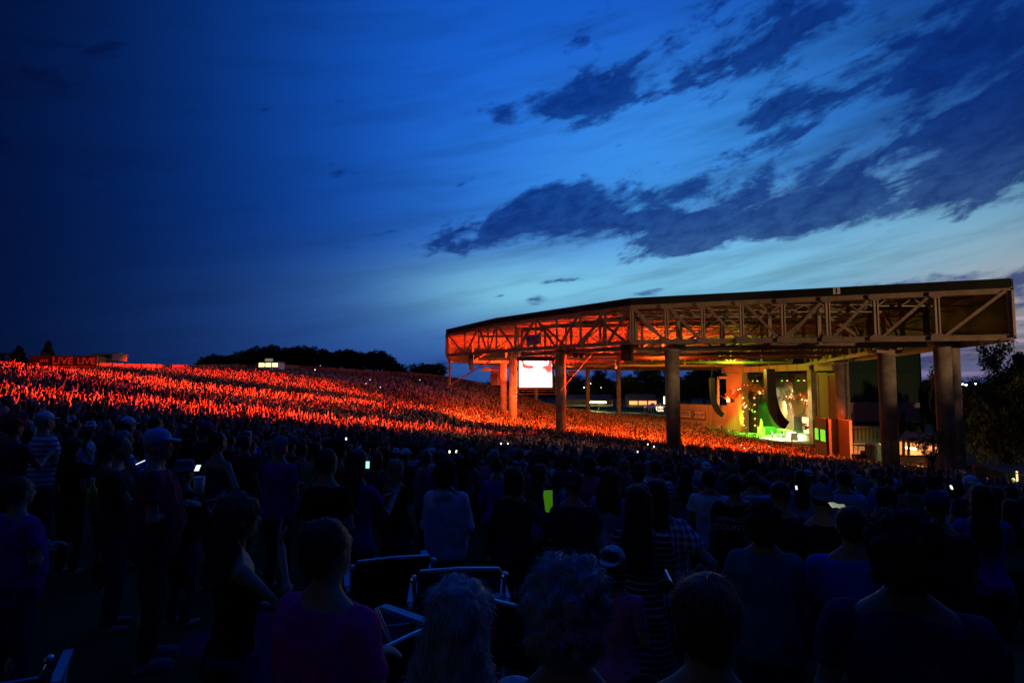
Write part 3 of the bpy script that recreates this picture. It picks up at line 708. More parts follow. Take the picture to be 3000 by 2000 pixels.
pbox(gb, 'side_door', 2640, 2652, 1208, 1234, 113.9, .2, M['fascia'])
wb = empty('service_wing', P(2550, 1290, 92), label='low service wing with slatted dark screen above a warm-lit wall', cat='building')
bpy.context.view_layer.update()
pbox(wb, 'lit_wall', 2500, 2612, 1298, 1345, 92, 3, M['tan'])
pbox(wb, 'screen_panel', 2500, 2620, 1252, 1297, 91.4, 3.6, M['green'])
pbox(wb, 'end_wall', 2487, 2500, 1231, 1345, 91, 4, M['tan'])
g = MB()
for k in range(10):
    p0 = P(2503 + k * 11, 1254, 91.2); p1 = P(2503 + k * 11, 1288, 91.2); g.bar(p0, p1, .1)
g.bar(P(2500, 1252, 91.2), P(2620, 1251, 91.2), .14)
o = g.obj('railing', M['dkmetal'], None); o.parent = wb; o.matrix_parent_inverse = wb.matrix_basis.inverted()
# concession stand with gabled porch
cs = empty('concession_stand', P(2700, 1310, 78), label='warm-lit concession stand with porch roof seen behind the bare-branched tree', cat='building')
bpy.context.view_layer.update()
def cpart(g, name, m): o = g.obj(name, m, None); o.parent = cs; o.matrix_parent_inverse = cs.matrix_basis.inverted(); return o
g = MB(); r0 = P(2628, 1284, 76); r1 = P(2765, 1300, 70); r2 = P(2655, 1262, 84); r3 = P(2752, 1272, 82)
g.add([r0, r1, r3, r2, r0 - Vector((0, 0, .25)), r1 - Vector((0, 0, .25)), r3 - Vector((0, 0, .25)), r2 - Vector((0, 0, .25))], [(0, 1, 2, 3), (4, 7, 6, 5), (0, 4, 5, 1), (1, 5, 6, 2), (2, 6, 7, 3), (3, 7, 4, 0)]); cpart(g, 'roof', M['roofing'])
g = MB(); g.bar(r0 - Vector((0, .1, .2)), r1 - Vector((0, .1, .2)), .12, .3); cpart(g, 'eaves_board', M['white'])
pbox(cs, 'back_wall', 2628, 2790, 1282, 1345, 80, .3, M['tan'])
for px in (2647, 2662, 2735): g = MB(); g.bar(P(px, 1285, 74), P(px, 1338, 74), .22); cpart(g, 'porch_post', M['wood'])
pbox(cs, 'counter', 2632, 2760, 1334, 1338, 73, .8, M['wood'])
pbox(cs, 'brick_base', 2626, 2770, 1338, 1372, 73.2, 1.2, M['brick'])
M['menu'] = glow('lit_menu_board', (1, .33, .10), 1.6)
for x0, x1, yt, yb in ((2675, 2712, 1290, 1303), (2718, 2745, 1296, 1318), (2668, 2700, 1318, 1332)): pbox(cs, 'menu_board', x0, x1, yt, yb, 79.6, .2, M['menu'])
for px, py in ((2658, 1311), (2672, 1313), (2679, 1314)): g = MB(); g.ball(P(px, py, 74.5), (.22, .22, .16), 8, 6); cpart(g, 'lamp', M['warm'])
# ramp with handrails
rm = empty('access_ramp', P(2700, 1385, 64), label='pale ramp with thin handrails below the concession stand', cat='ramp')
bpy.context.view_layer.update()
g = MB(); a0, a1, a2, a3 = P(2600, 1366, 70), P(2790, 1385, 62), P(2790, 1400, 58), P(2600, 1378, 66)
g.slab([a0, a1, a2, a3], .4); o = g.obj('ramp_deck', M['conc'], None); o.parent = rm; o.matrix_parent_inverse = rm.matrix_basis.inverted()
for (q0, q1) in (((2615, 1345, 68), (2790, 1365, 60)), ((2615, 1376, 58), (2740, 1392, 55))):
    g = MB(); u0, u1 = P(*q0), P(*q1)
    for z_ in (0, -.45): g.tube([u0 + Vector((0, 0, z_)), u1 + Vector((0, 0, z_))], .035, 6)
    for k in range(7): p_ = u0.lerp(u1, k / 6); g.tube([p_, p_ - Vector((0, 0, 1.0))], .035, 6)
    o = g.obj('handrail', M['dkmetal'], None); o.parent = rm; o.matrix_parent_inverse = rm.matrix_basis.inverted()
# two portable toilets and a covered cart
def toilet(px, py, D, label):
    p = P(px, py, D); e = empty('portable_toilet', (p.x, D, p.z), label=label, cat='portable toilet'); e['group'] = 'portable toilets by the lit wall'
    MB().box((0, 0, 1.05), (1.1, 1.1, 2.1)).obj('cabin', M['teal'], e)
    g = MB(); g.rings([(0, 0, 2.1, .62, .62), (0, 0, 2.22, .6, .6), (0, 0, 2.36, .3, .3)], 12); g.obj('roof', M['white'], e, True)
    g = MB(); g.box((0, -.57, 1.0), (.72, .05, 1.8)); g.obj('door', M['tealw'], e); g = MB(); g.box((.2, -.6, 1.6), (.14, .05, .18)); g.box((-.3, -.61, 1.1), (.05, .06, .2)); g.obj('latch', M['black'], e); return e
M['teal'] = mat('teal_plastic', (.04, .22, .2), .45, .1); M['tealw'] = mat('pale_teal_plastic', (.10, .3, .3), .45, .1)
toilet(2554, 1348, 80, 'teal portable toilet with white cap, left one of the pair'); toilet(2570, 1349, 79, 'teal portable toilet with white cap, right one of the pair')
kt = empty('golf_cart', P(2527, 1347, 81), label='dark covered golf cart parked in front of the warm-lit wall', cat='golf cart')
g = MB(); g.box((0, 0, .5), (2.3, 1.2, .5)); g.box((.4, 0, .95), (.7, 1.1, .5)); g.obj('body', M['fascia'], kt)
g = MB(); g.box((0, 0, 1.95), (2., 1.3, .1)); g.obj('roof', M['fascia'], kt)
for x_ in (-.9, .9):
    g = MB(); g.bar((x_, -.5, .7), (x_ * .9, -.5, 1.9), .06); g.bar((x_, .5, .7), (x_ * .9, .5, 1.9), .06); g.obj('roof_post', M['dkmetal'], kt)
    for y_ in (-.6, .6):
        g = MB(); g.tube([(x_ * .85, y_ - .1, .28), (x_ * .85, y_ + .1, .28)], .28, 14); g.obj('wheel', M['black'], kt)
# ================================================================ people
SKIN = [mat('skin_light', (.40, .24, .17), .6, .08, 6, spec=.3), mat('skin_tan', (.30, .17, .11), .6, .08, 6, spec=.3), mat('skin_brown', (.17, .09, .06), .6, .08, 6, spec=.3)]
def remesh(mbk, voxel, smooth_n=2, name='body', noise_amp=0., noise_scale=6., seed=0):
    me = mbk.mesh('tmp'); o = bpy.data.objects.new('tmp', me); COL.objects.link(o)
    r = o.modifiers.new('r', 'REMESH'); r.mode = 'VOXEL'; r.voxel_size = voxel; r.use_smooth_shade = True
    if smooth_n: s = o.modifiers.new('s', 'SMOOTH'); s.iterations = smooth_n; s.factor = .5
    out = bpy.data.meshes.new_from_object(o.evaluated_get(bpy.context.evaluated_depsgraph_get()))
    bpy.data.objects.remove(o); bpy.data.meshes.remove(me); out.name = name
    if noise_amp:
        n = len(out.vertices); co = np.empty(n * 3); out.vertices.foreach_get('co', co); co = co.reshape(-1, 3)
        nr = np.empty(n * 3); out.vertex_normals.foreach_get('vector', nr) if hasattr(out, 'vertex_normals') else None; nr = nr.reshape(-1, 3)
        amp = np.array([mnoise.fractal(Vector((p[0] * noise_scale + seed, p[1] * noise_scale, p[2] * noise_scale * .6)), .8, 2., 3) for p in co])
        co += nr * (amp * noise_amp)[:, None]; out.vertices.foreach_set('co', co.ravel()); out.update()
    out.polygons.foreach_set('use_smooth', [True] * len(out.polygons))
    return out
V = Vector
POSES = {   # right arm, left arm: (elbow, wrist) with x outward positive
    'down':   (((.245, -.02, 1.14), (.265, .07, .90)), ((.245, -.02, 1.14), (.265, .05, .90))),
    'front':  (((.245, .02, 1.14), (.00, .185, 1.17)), ((.245, .03, 1.15), (.02, .215, 1.20))),
    'clap':   (((.27, .12, 1.20), (.06, .33, 1.36)), ((.27, .12, 1.20), (.05, .34, 1.34))),
    'up':     (((.30, .06, 1.62), (.27, .10, 1.88)), ((.30, .06, 1.60), (.24, .12, 1.86))),
    'oneup':  (((.28, .08, 1.60), (.24, .12, 1.86)), ((.245, -.02, 1.14), (.26, .07, .90))),
    'phone':  (((.25, .14, 1.18), (.10, .38, 1.32)), ((.25, .12, 1.16), (.06, .36, 1.28))),
    'hip':    (((.43, -.06, 1.18), (.20, .03, 1.00)), ((.245, -.02, 1.14), (.265, .05, .90))),
    'chin':   (((.34, .20, 1.22), (.12, .20, 1.50)), ((.25, .00, 1.15), (.08, .24, 1.12))),
    'hold':   (((.25, .02, 1.15), (.18, .30, 1.20)), ((.245, -.02, 1.14), (.265, .05, .90))),
}
def limb(g, pts, rs, n=12):
    g.tube(pts, rs, n)
    for p, r in zip(pts, rs): g.ball(p, r, n, 8)
def hand(g, wr, el, side, curl=.5, grip=False):
    """palm, four fingers and a thumb continuing the forearm"""
    d = (V(wr) - V(el)).normalized(); up = V((0, 1, 0)) if abs(d.z) > .6 else V((0, 0, 1))
    x = d.cross(up).normalized() * side; nrm = x.cross(d).normalized()
    if nrm.y < 0 and abs(d.z) > .6: nrm = -nrm
    w = V(wr); R = Matrix((x, nrm, d)).transposed()
    g.ball(w + d * .045, (.038, .017, .052), 10, 6, R=R)
    c = curl
    for i, (ox, L) in enumerate(((-.028, .068), (-.010, .078), (.010, .074), (.028, .060))):
        b = w + d * .085 + x * ox; a1 = c * .5; a2 = c * 1.2
        p1 = b + (d * math.cos(a1) + nrm * math.sin(a1)) * L * .5; p2 = p1 + (d * math.cos(a2) + nrm * math.sin(a2)) * L * .5
        g.tube([b - d * .02, b, p1, p2], [.0095, .0095, .009, .0075], 6); g.ball(p2, .0078, 6, 4)
    t0 = w + d * .03 - x * .030; t1 = t0 - x * .026 + d * .028 + nrm * .012; t2 = t1 + d * .030 + nrm * .016
    g.tube([t0, t1, t2], [.013, .011, .009], 6); g.ball(t2, .009, 6, 4)
def joints(sex, pose):
    sw = .185 if sex == 'm' else .160
    arms = []
    for s_, k in ((1, 0), (-1, 1)):
        e, w = POSES[pose][k]; f = 1 if sex == 'm' else .93
        arms.append((s_, V((s_ * sw, 0, 1.415)), V((s_ * e[0] * f, e[1], e[2])), V((s_ * w[0] * f, w[1], w[2]))))
    return arms
def torso_rings(sex, inf=0., z0=.82):
    if sex == 'm': r = [(.82, .150, .112, -.012), (.93, .168, .122, -.012), (1.04, .156, .110, 0), (1.16, .160, .112, .004), (1.28, .178, .120, .004), (1.37, .186, .112, 0), (1.43, .165, .092, -.006), (1.475, .098, .070, -.008)]
    elif sex == 'h': r = [(.82, .185, .15, -.01), (.93, .20, .165, .0), (1.04, .205, .175, .02), (1.16, .20, .165, .02), (1.28, .205, .145, .01), (1.37, .205, .125, 0), (1.43, .175, .10, -.006), (1.475, .105, .075, -.008)]
    else: r = [(.82, .162, .122, -.018), (.93, .176, .128, -.018), (1.05, .135, .098, 0), (1.14, .130, .095, .004), (1.26, .150, .118, .018), (1.34, .160, .108, .008), (1.42, .140, .082, -.004), (1.47, .080, .062, -.008)]
    return [(0, c[3], c[0], c[1] + inf, c[2] + inf) for c in r if c[0] >= z0 - 1e-6]
def head_geo(g, sex, detail=True):
    for s_ in (-1, 1): g.tube([(s_ * (.135 if sex != 'f' else .11), -.006, 1.425), (s_ * .055, -.012, 1.485), (0, -.012, 1.535)], [.045, .046, .050] if sex != 'f' else [.036, .036, .042], 12)
    g.tube([(0, -.012, 1.43), (0, -.004, 1.52), (0, .004, 1.60)], [.066, .055, .056] if sex != 'f' else [.054, .046, .048], 14)
    g.ball((0, -.004, 1.675), (.076, .096, .098), 18, 12)
    g.ball((0, .026, 1.625), (.060, .072, .078), 16, 10); g.ball((0, .062, 1.572), (.032, .028, .022), 10, 8)
    g.ball((0, .101, 1.628), (.013, .020, .016), 8, 6); g.tube([(0, .088, 1.67), (0, .112, 1.633)], [.008, .013], 8)
    g.ball((0, .090, 1.592), (.024, .010, .006), 10, 6); g.ball((0, .088, 1.583), (.020, .011, .006), 10, 6)
    g.tube([(-.045, .080, 1.692), (0, .094, 1.690), (.045, .080, 1.692)], .010, 6)
    for s_ in (-1, 1):
        g.ball((s_ * .031, .080, 1.668), (.014, .012, .010), 8, 6); g.ball((s_ * .077, -.002, 1.645), (.009, .019, .031), 8, 6)
MESH = {}
def body_mesh(sex, pose, hi=False):
    k = ('body', sex, pose, hi)
    if k in MESH: return MESH[k]
    g = MB(); g.rings(torso_rings(sex), 20); head_geo(g, sex); hs = .092
    for s_, sh, el, wr in joints(sex, pose):
        ra = {'m': (.054, .043, .029), 'h': (.062, .05, .032), 'f': (.043, .035, .024)}[sex]
        limb(g, [sh, el, wr], ra); limb(g, [sh, V((s_ * .1, 0, 1.41))], [ra[0], ra[0]])
        mid = el.lerp(wr, .35); g.ball(mid, ra[1] * .98, 10, 8); hand(g, wr, el, s_, .7 if pose in ('phone', 'hold', 'front') else .35)
        limb(g, [V((s_ * hs, -.005, .88)), V((s_ * .10, .015, .48)), V((s_ * .105, -.02, .085))], [.088, .056, .038])
        g.ball((s_ * .102, -.025, .36), (.052, .056, .11), 10, 8); g.ball((s_ * .098, .0, .68), (.078, .082, .15), 12, 8)
        g.ball((s_ * .115, .055, .038), (.042, .125, .038), 12, 8)
    MESH[k] = remesh(g, .0105 if hi else .016, 1, 'person_body'); return MESH[k]
def shirt_mesh(sex, pose, style, hi=False):
    k = ('shirt', sex, pose, style, hi)
    if k in MESH: return MESH[k]
    g = MB(); inf = {'tee': .016, 'long': .020, 'tank': .010, 'dress': .014}[style]
    r = torso_rings(sex, inf, .93 if style != 'dress' else .82)
    if style == 'dress': r = [(0, -.01, .55, .24, .20), (0, -.012, .70, .21, .165)] + r
    else: r = [(0, -.01, .84, .185 + (.02 if sex == 'h' else 0), .140 + (.03 if sex == 'h' else 0))] + r
    if style == 'tank': r = r[:-2] + [(0, -.004, 1.40, .12, .085)]
    g.rings(r, 24)
    for s_, sh, el, wr in joints(sex, pose):
        ra = {'m': (.068, .062, .040), 'h': (.074, .07, .045), 'f': (.056, .050, .033)}[sex]
        if style in ('tee', 'dress'):
            e = sh.lerp(el, .62); g.ball(sh, ra[0], 12, 8); g.tube([sh, e], [ra[0], ra[1]], 14)
            limb(g, [sh, V((s_ * .09, 0, 1.42))], [ra[0] * .95, ra[0] * .9])
        elif style == 'long': limb(g, [sh, el, el.lerp(wr, .93)], ra); limb(g, [sh, V((s_ * .09, 0, 1.42))], [ra[0] * .95, ra[0] * .9])
        else: limb(g, [V((s_ * .105, -.01, 1.36)), V((s_ * .09, -.01, 1.445))], [.035, .030])
    if style == 'long' and sex != 'f': g.ball((0, -.075, 1.46), (.12, .07, .065), 12, 8)
    MESH[k] = remesh(g, .013 if hi else .019, 2, 'shirt', .017, 8., sum(map(ord, str(k))) % 50); return MESH[k]
def pants_mesh(sex, style, hi=False):
    k = ('pants', sex, style, hi)
    if k in MESH: return MESH[k]
    g = MB(); rr = torso_rings(sex, .010); g.rings([(0, rr[1][1], .98, rr[1][3] - .004, rr[1][4] - .004)] [0:0] + [(c[0], c[1], c[2], c[3], c[4]) for c in [rr[0], rr[1]]] + [(0, 0, .99, rr[1][3] - .012, rr[1][4] - .01)], 20)
    for s_ in (-1, 1):
        a, b, c = V((s_ * .095, -.005, .86)), V((s_ * .102, .015, .48)), V((s_ * .107, -.02, .07))
        if style == 'shorts': g.tube([a, a.lerp(b, .75)], [.104, .088], 14); g.ball(a, .104, 14, 10)
        else: g.tube([a, b, c], [.102, .072, .058], 14); g.ball(a, .102, 14, 10); g.ball((s_ * .10, 0, .66), (.092, .095, .15), 12, 8)
    MESH[k] = remesh(g, .016 if hi else .022, 2, 'trousers', .008, 8.); return MESH[k]
def shoe_mesh(s_):
    k = ('shoe', s_)
    if k in MESH: return MESH[k]
    g = MB(); g.ball((s_ * .115, .05, .045), (.052, .145, .05), 14, 8); g.tube([(s_ * .108, -.03, .04), (s_ * .107, -.035, .11)], [.05, .046], 12); g.box((s_ * .115, .045, .012), (.095, .27, .024))
    MESH[k] = remesh(g, .012, 1, 'shoe'); return MESH[k]
def hair_mesh(style):
    k = ('hair', style)
    if k in MESH: return MESH[k]
    g = MB(); amp, sc, vx = .010, 14., .011
    if style == 'short': g.ball((0, -.022, 1.695), (.084, .096, .090), 18, 12); g.ball((0, -.055, 1.645), (.070, .055, .060), 14, 10)
    elif style == 'buzz': g.ball((0, -.018, 1.690), (.0795, .092, .088), 18, 12); amp = .003
    elif style == 'curly': g.ball((0, -.03, 1.70), (.112, .118, .108), 18, 12); g.ball((0, -.06, 1.63), (.10, .085, .085), 14, 10); amp, sc = .034, 22.
    elif style == 'bob': g.ball((0, -.022, 1.695), (.092, .102, .095), 18, 12); g.rings([(0, -.035, 1.54, .092, .070), (0, -.035, 1.60, .100, .078), (0, -.03, 1.68, .094, .085)], 18); amp = .014
    elif style == 'long': g.ball((0, -.022, 1.695), (.090, .102, .094), 18, 12); g.rings([(0, -.10, 1.22, .070, .026), (0, -.105, 1.30, .105, .036), (0, -.09, 1.42, .118, .045), (0, -.06, 1.52, .098, .060), (0, -.035, 1.62, .096, .075), (0, -.03, 1.70, .090, .085)], 18); amp = .014; sc = 11.
    elif style == 'wavy': g.ball((0, -.022, 1.70), (.100, .108, .10), 18, 12); g.rings([(0, -.085, 1.34, .11, .045), (0, -.08, 1.45, .13, .06), (0, -.05, 1.55, .12, .075), (0, -.035, 1.64, .108, .085), (0, -.03, 1.70, .098, .088)], 18); amp, sc = .028, 13.
    elif style == 'pony': g.ball((0, -.022, 1.690), (.082, .096, .090), 18, 12); g.tube([(0, -.11, 1.72), (0, -.16, 1.68), (0, -.155, 1.56), (0, -.14, 1.44)], [.022, .034, .030, .012], 10)
    elif style == 'bun': g.ball((0, -.022, 1.690), (.082, .096, .090), 18, 12); g.ball((0, -.09, 1.775), .042, 12, 8)
    me = remesh(g, vx, 1, 'hair', amp, sc, 3)
    # loose strands over the mass
    r = random.Random(len(style)); nv = len(me.vertices); sv, sf = [], []
    L = {'buzz': .008, 'short': .026, 'curly': .024, 'bun': .02, 'pony': .025}.get(style, .034); cnt = {'buzz': 600, 'short': 1400, 'curly': 3200}.get(style, 2400)
    for _ in range(cnt):
        v = me.vertices[r.randrange(nv)]; p = v.co - v.normal * .006; n_ = v.normal; t = (V((0, 0, -1)) - n_ * n_.dot(V((0, 0, -1)))); t = t.normalized() if t.length > .05 else V((0, -1, 0))
        if style == 'curly': t = V((r.uniform(-1, 1), r.uniform(-1, 1), r.uniform(-1, 1))).normalized()
        j = V((r.uniform(-1, 1), r.uniform(-1, 1), r.uniform(-1, 1))) * .35; d1 = (n_ * .55 + t * .6 + j).normalized(); d2 = (n_ * .12 + t + j * .8).normalized(); l = L * r.uniform(.5, 1.5)
        w = d1.cross(n_ + j).normalized() * .0013; q1 = p + d1 * l * .5; q2 = q1 + d2 * l * .7; b = len(sv); sv += [p - w, p + w, q1 - w, q1 + w, q2]; sf += [(b, b + 1, b + 3, b + 2), (b + 2, b + 3, b + 4)]
    g2 = MB(); g2.add([v.co[:] for v in me.vertices], [tuple(p.vertices) for p in me.polygons]); g2.add(sv, sf); MESH[k] = g2.mesh('hair', True); return MESH[k]
def hat_mesh(style):
    k = ('hat', style)
    if k in MESH: return MESH[k]
    g = MB()
    if style in ('cap', 'backcap'):
        s_ = 1 if style == 'cap' else -1
        g.ball((0, -.008, 1.712), (.090, .106, .088), 20, 12)
        pts = []; 
        for t in np.linspace(-1, 1, 9): pts.append((t * .078, -.008 + s_ * (.085 + .085 * math.sqrt(max(0, 1 - t * t))), 1.715 - .012 * (1 - t * t)))
        pts += [(.078, -.008 + s_ * .02, 1.715), (-.078, -.008 + s_ * .02, 1.715)]
        if s_ < 0: pts = pts[::-1]
        g.slab(pts, .018); g.ball((0, -.008, 1.80), .010, 8, 6); MESH[k] = remesh(g, .009, 1, 'cap')
    elif style == 'bucket':
        g.rings([(0, -.01, 1.685, .125, .140), (0, -.01, 1.70, .120, .135), (0, -.01, 1.735, .098, .112), (0, -.01, 1.80, .088, .100), (0, -.01, 1.812, .070, .08)], 20); MESH[k] = remesh(g, .010, 2, 'hat', .006, 12.)
    elif style == 'fedora':
        g.rings([(0, -.01, 1.705, .155, .175), (0, -.01, 1.718, .150, .17)], 24); g.rings([(0, -.01, 1.70, .095, .110), (0, -.01, 1.80, .082, .098), (0, -.01, 1.825, .05, .065)], 20); MESH[k] = remesh(g, .010, 1, 'hat')
    elif style == 'bandana':
        g.ball((0, -.012, 1.715), (.090, .104, .088), 20, 12); g.tube([(0, -.105, 1.66), (.02, -.15, 1.62)], [.02, .01], 8); g.tube([(0, -.105, 1.66), (-.025, -.15, 1.60)], [.02, .01], 8); MESH[k] = remesh(g, .010, 1, 'bandana', .004, 18.)
    return MESH[k]
CLOTH = {}
def cloth(name, c, var=.15, kind=None, c2=None, sc=10., w=.5):
    CLOTH[name] = pattern_mat(name.replace(' ', '_') + '_cloth', c, c2, kind, sc, .9, w) if kind else mat(name.replace(' ', '_') + '_cloth', c, .9, var, 7, spec=.1, bump=.15)
for n_, c_ in (('black', (.012, .012, .014)), ('charcoal', (.035, .035, .04)), ('navy', (.02, .03, .09)), ('grey', (.16, .16, .18)), ('white', (.72, .72, .74)), ('pale blue', (.28, .42, .62)),
               ('purple', (.20, .05, .30)), ('magenta', (.60, .03, .22)), ('pink', (.70, .14, .30)), ('red', (.40, .03, .03)), ('green', (.05, .25, .12)), ('teal', (.03, .18, .22)), ('olive', (.10, .11, .04)), ('maroon', (.20, .02, .07)),
               ('brown', (.10, .06, .04)), ('denim', (.06, .09, .17)), ('royal blue', (.03, .09, .50))): cloth(n_, c_)
cloth('striped', (.02, .02, .03), kind='stripe_z', c2=(.34, .34, .38), sc=26, w=.35)
cloth('blue-striped', (.05, .10, .40), kind='stripe_z', c2=(.62, .66, .75), sc=16, w=.6)
cloth('checked', (.70, .70, .78), kind='check', c2=(.10, .02, .10), sc=18, w=.5)
HAIRM = {k: mat(k.replace(' ', '_') + '_hair', c, .6, .35, 30, spec=.35, bump=.5) for k, c in (('black', (.008, .007, .007)), ('dark brown', (.025, .014, .009)), ('brown', (.07, .035, .018)), ('auburn', (.12, .035, .015)), ('blond', (.33, .22, .11)), ('grey', (.28, .28, .29)))}
PEOPLE = []
def setm(o, m): o.material_slots[0].link = 'OBJECT'; o.material_slots[0].material = m
def child(name, me, m, par, **k):
    if not me.materials: me.materials.append(m)
    o = bpy.data.objects.new(name, me); COL.objects.link(o); o.parent = par; setm(o, m); return tag(o, **k)
def person(x, y, h, yaw, sex='m', pose='down', shirt='black', style='tee', bottom='navy', bstyle='long', hair='short', hairc='dark brown', hat=None, hatc='white', skin=0, headyaw=0, lean=0, label=None, group=None, hi=False, shoes=False):
    e = empty('person', (x, y, H(x, y) - .01), yaw, label=label, cat='person'); s_ = h / 1.775; e.scale = (s_ * rng.uniform(.97, 1.05), s_, s_)
    e.rotation_euler = (lean, 0, yaw)
    if group: e['group'] = group
    child('body', body_mesh(sex, pose, hi), SKIN[skin], e)
    child('shirt' if style != 'dress' else 'dress', shirt_mesh(sex, pose, style, hi), CLOTH[shirt], e)
    child('trousers' if bstyle == 'long' else 'shorts', pants_mesh(sex, bstyle, hi), CLOTH[bottom], e)
    if hair: child('hair', hair_mesh(hair), HAIRM[hairc], e)
    if hat: child('bandana' if hat == 'bandana' else ('cap' if 'cap' in hat else 'hat'), hat_mesh(hat), CLOTH[hatc], e)
    if shoes:
        for q in (-1, 1): child('shoe', shoe_mesh(q), CLOTH['grey'], e)
    PEOPLE.append((x, y)); return e
STG = (60., 138.)
def yaw_to(x, y, dx=0): return -math.atan2(STG[0] - x, STG[1] - y) + dx      # local +Y toward the stage
def hero(px, py, D, label, dy=0., hmin=1.4, hmax=1.98, **k):
    x = XP(px, D, py); h = ZP(py, D) - H(x, D); h = min(hmax, max(hmin, h))
    k.setdefault('group', 'concertgoers standing on the near lawn'); k.setdefault('hi', D < 4.4)
    return person(x, D, h, yaw_to(x, D, dy), label=label, **k)
hero(465, 1258, 4.85, 'tall man in a pale grey-blue cap looking right, maroon shirt', dy=-.75, sex='h', pose='front', shirt='maroon', hair='buzz', hairc='grey', hat='cap', hatc='pale blue', shoes=True, hi=True, bottom='charcoal')
hero(1345, 1696, 1.62, 'person with loose wavy grey hair and a white shirt at the bottom edge', hmin=1.2, sex='f', pose='front', shirt='white', style='tee', hair='wavy', hairc='grey', dy=.3)
hero(1668, 1648, 1.48, 'person in a royal blue bandana with grey curls at the bottom edge', hmin=1.2, sex='f', pose='front', shirt='blue-striped', hair='curly', hairc='grey', hat='bandana', hatc='royal blue', dy=.1)
hero(962, 1512, 2.05, 'dark-haired person in a magenta shirt near the folding chairs', hmin=1.2, sex='h', pose='front', shirt='magenta', hair='short', hairc='dark brown', dy=-.1)
hero(700, 1448, 2.9, 'woman with wavy brown hair resting her chin on her raised hand', hmin=1.2, sex='f', pose='chin', shirt='black', style='tank', hair='wavy', hairc='brown', dy=-.55)
hero(2070, 1668, 1.42, 'man in black shirt, hair tinted auburn for a red-lit edge, bottom right', hmin=1.2, sex='h', pose='down', shirt='black', hair='short', hairc='auburn')  # red rim light on this head is put into the auburn hair colour
hero(2640, 1508, 2.0, 'person with tousled dark hair in a navy shirt, nearest at the lower right', hmin=1.2, sex='m', pose='front', shirt='navy', hair='curly', hairc='dark brown')
hero(2492, 1478, 3.3, 'person in a royal blue shirt beside the tousled dark-haired one', sex='m', pose='phone', shirt='royal blue', hair='short', hairc='black')
hero(1872, 1418, 3.8, 'woman with very long dark hair in a thin-striped dress', sex='f', pose='front', shirt='striped', style='dress', hair='long', hairc='black')
hero(1925, 1402, 4.5, 'person in a checked shirt just behind the long-haired woman in the striped dress', sex='h', pose='hip', shirt='checked', style='tee', hair='long', hairc='dark brown')
hero(1308, 1352, 5.7, 'person with dark curly hair in a loose bright white shirt', sex='h', pose='front', shirt='white', style='long', hair='curly', hairc='black', dy=.2)
hero(1507, 1366, 5.6, 'person with a smooth dark bob and black long-sleeved top', sex='f', pose='hip', shirt='charcoal', style='long', hair='bob', hairc='dark brown')
hero(960, 1312, 5.0, 'broad man in a plain black shirt with short black hair', sex='h', pose='front', shirt='black', hair='short', hairc='black')
hero(1052, 1318, 5.6, 'woman with long brown hair in a purple top holding up a lit phone', sex='f', pose='phone', shirt='purple', hair='long', hairc='brown', dy=-.2)
hero(1162, 1345, 6.8, 'woman with straight blond hair and black top', sex='f', pose='down', shirt='black', hair='long', hairc='blond')
hero(1788, 1370, 6.0, 'woman with long auburn hair, white sleeves and dark vest', sex='f', pose='front', shirt='pale blue', hair='wavy', hairc='auburn')
hero(1680, 1384, 5.3, 'man in a backward cap and dark shirt right of the lime bag', sex='h', pose='front', shirt='charcoal', hair='buzz', hairc='brown', hat='backcap', hatc='charcoal')
hero(1872, 1362, 7.6, 'person in a brimmed hat with a pale band', sex='m', pose='down', shirt='black', hair='short', hairc='black', hat='fedora', hatc='brown')
hero(1727, 1334, 8.8, 'woman in a bright pink sweatshirt with brown bob', sex='f', pose='front', shirt='pink', style='long', hair='bob', hairc='brown')
hero(2078, 1372, 7.0, 'man in a white shirt left of the black shirt with lettering', sex='m', pose='down', shirt='white', hair='short', hairc='black')
P_txt = hero(2152, 1388, 6.0, 'man in a black shirt with COUNTRY lettering on the back', sex='h', pose='down', shirt='black', hair='short', hairc='dark brown')
hero(2205, 1376, 7.6, 'person in a blue and white banded shirt behind the lettered shirt', sex='m', pose='hip', shirt='blue-striped', hair='short', hairc='brown')
hero(2235, 1475, 3.5, 'person with a round curly head of hair in a teal shirt', hmin=1.2, sex='h', pose='front', shirt='teal', hair='curly', hairc='brown')
hero(2405, 1420, 4.5, 'person in a pale mesh cap holding an open glowing booklet', sex='m', pose='phone', shirt='black', hair='buzz', hairc='brown', hat='backcap', hatc='grey')
hero(2285, 1405, 4.9, 'stocky man with bare neck and charcoal shirt left of the mesh cap', sex='h', pose='down', shirt='charcoal', hair='buzz', hairc='dark brown')
hero(1572, 1330, 9.2, 'woman with short frizzy hair in a striped sweater', sex='f', pose='down', shirt='striped', style='long', hair='curly', hairc='brown')
hero(133, 1206, 8.4, 'person in a white cap and blue banded shirt below the pointed conifer', sex='h', pose='front', shirt='blue-striped', hair='short', hairc='grey', hat='cap', hatc='white')
hero(375, 1222, 9.2, 'person in a white cap left of the man with the grey-blue cap', sex='m', pose='down', shirt='black', hair='short', hairc='brown', hat='cap', hatc='white')
hero(352, 1272, 5.6, 'woman with hair pulled up looking down at a bright phone', sex='f', pose='phone', shirt='charcoal', hair='bun', hairc='brown', dy=-.7)
hero(543, 1352, 5.8, 'person in a grey bucket hat looking at a phone', hmin=1.2, sex='m', pose='phone', shirt='black', hair='short', hairc='grey', hat='bucket', hatc='grey')
hero(822, 1278, 7.2, 'person in a teal cap and purple shirt', sex='h', pose='front', shirt='purple', hair='short', hairc='grey', hat='cap', hatc='teal')
hero(60, 1392, 4.0, 'broad person in a deep purple shirt at the left edge', hmin=1.2, sex='h', pose='front', shirt='purple', hair='short', hairc='brown')
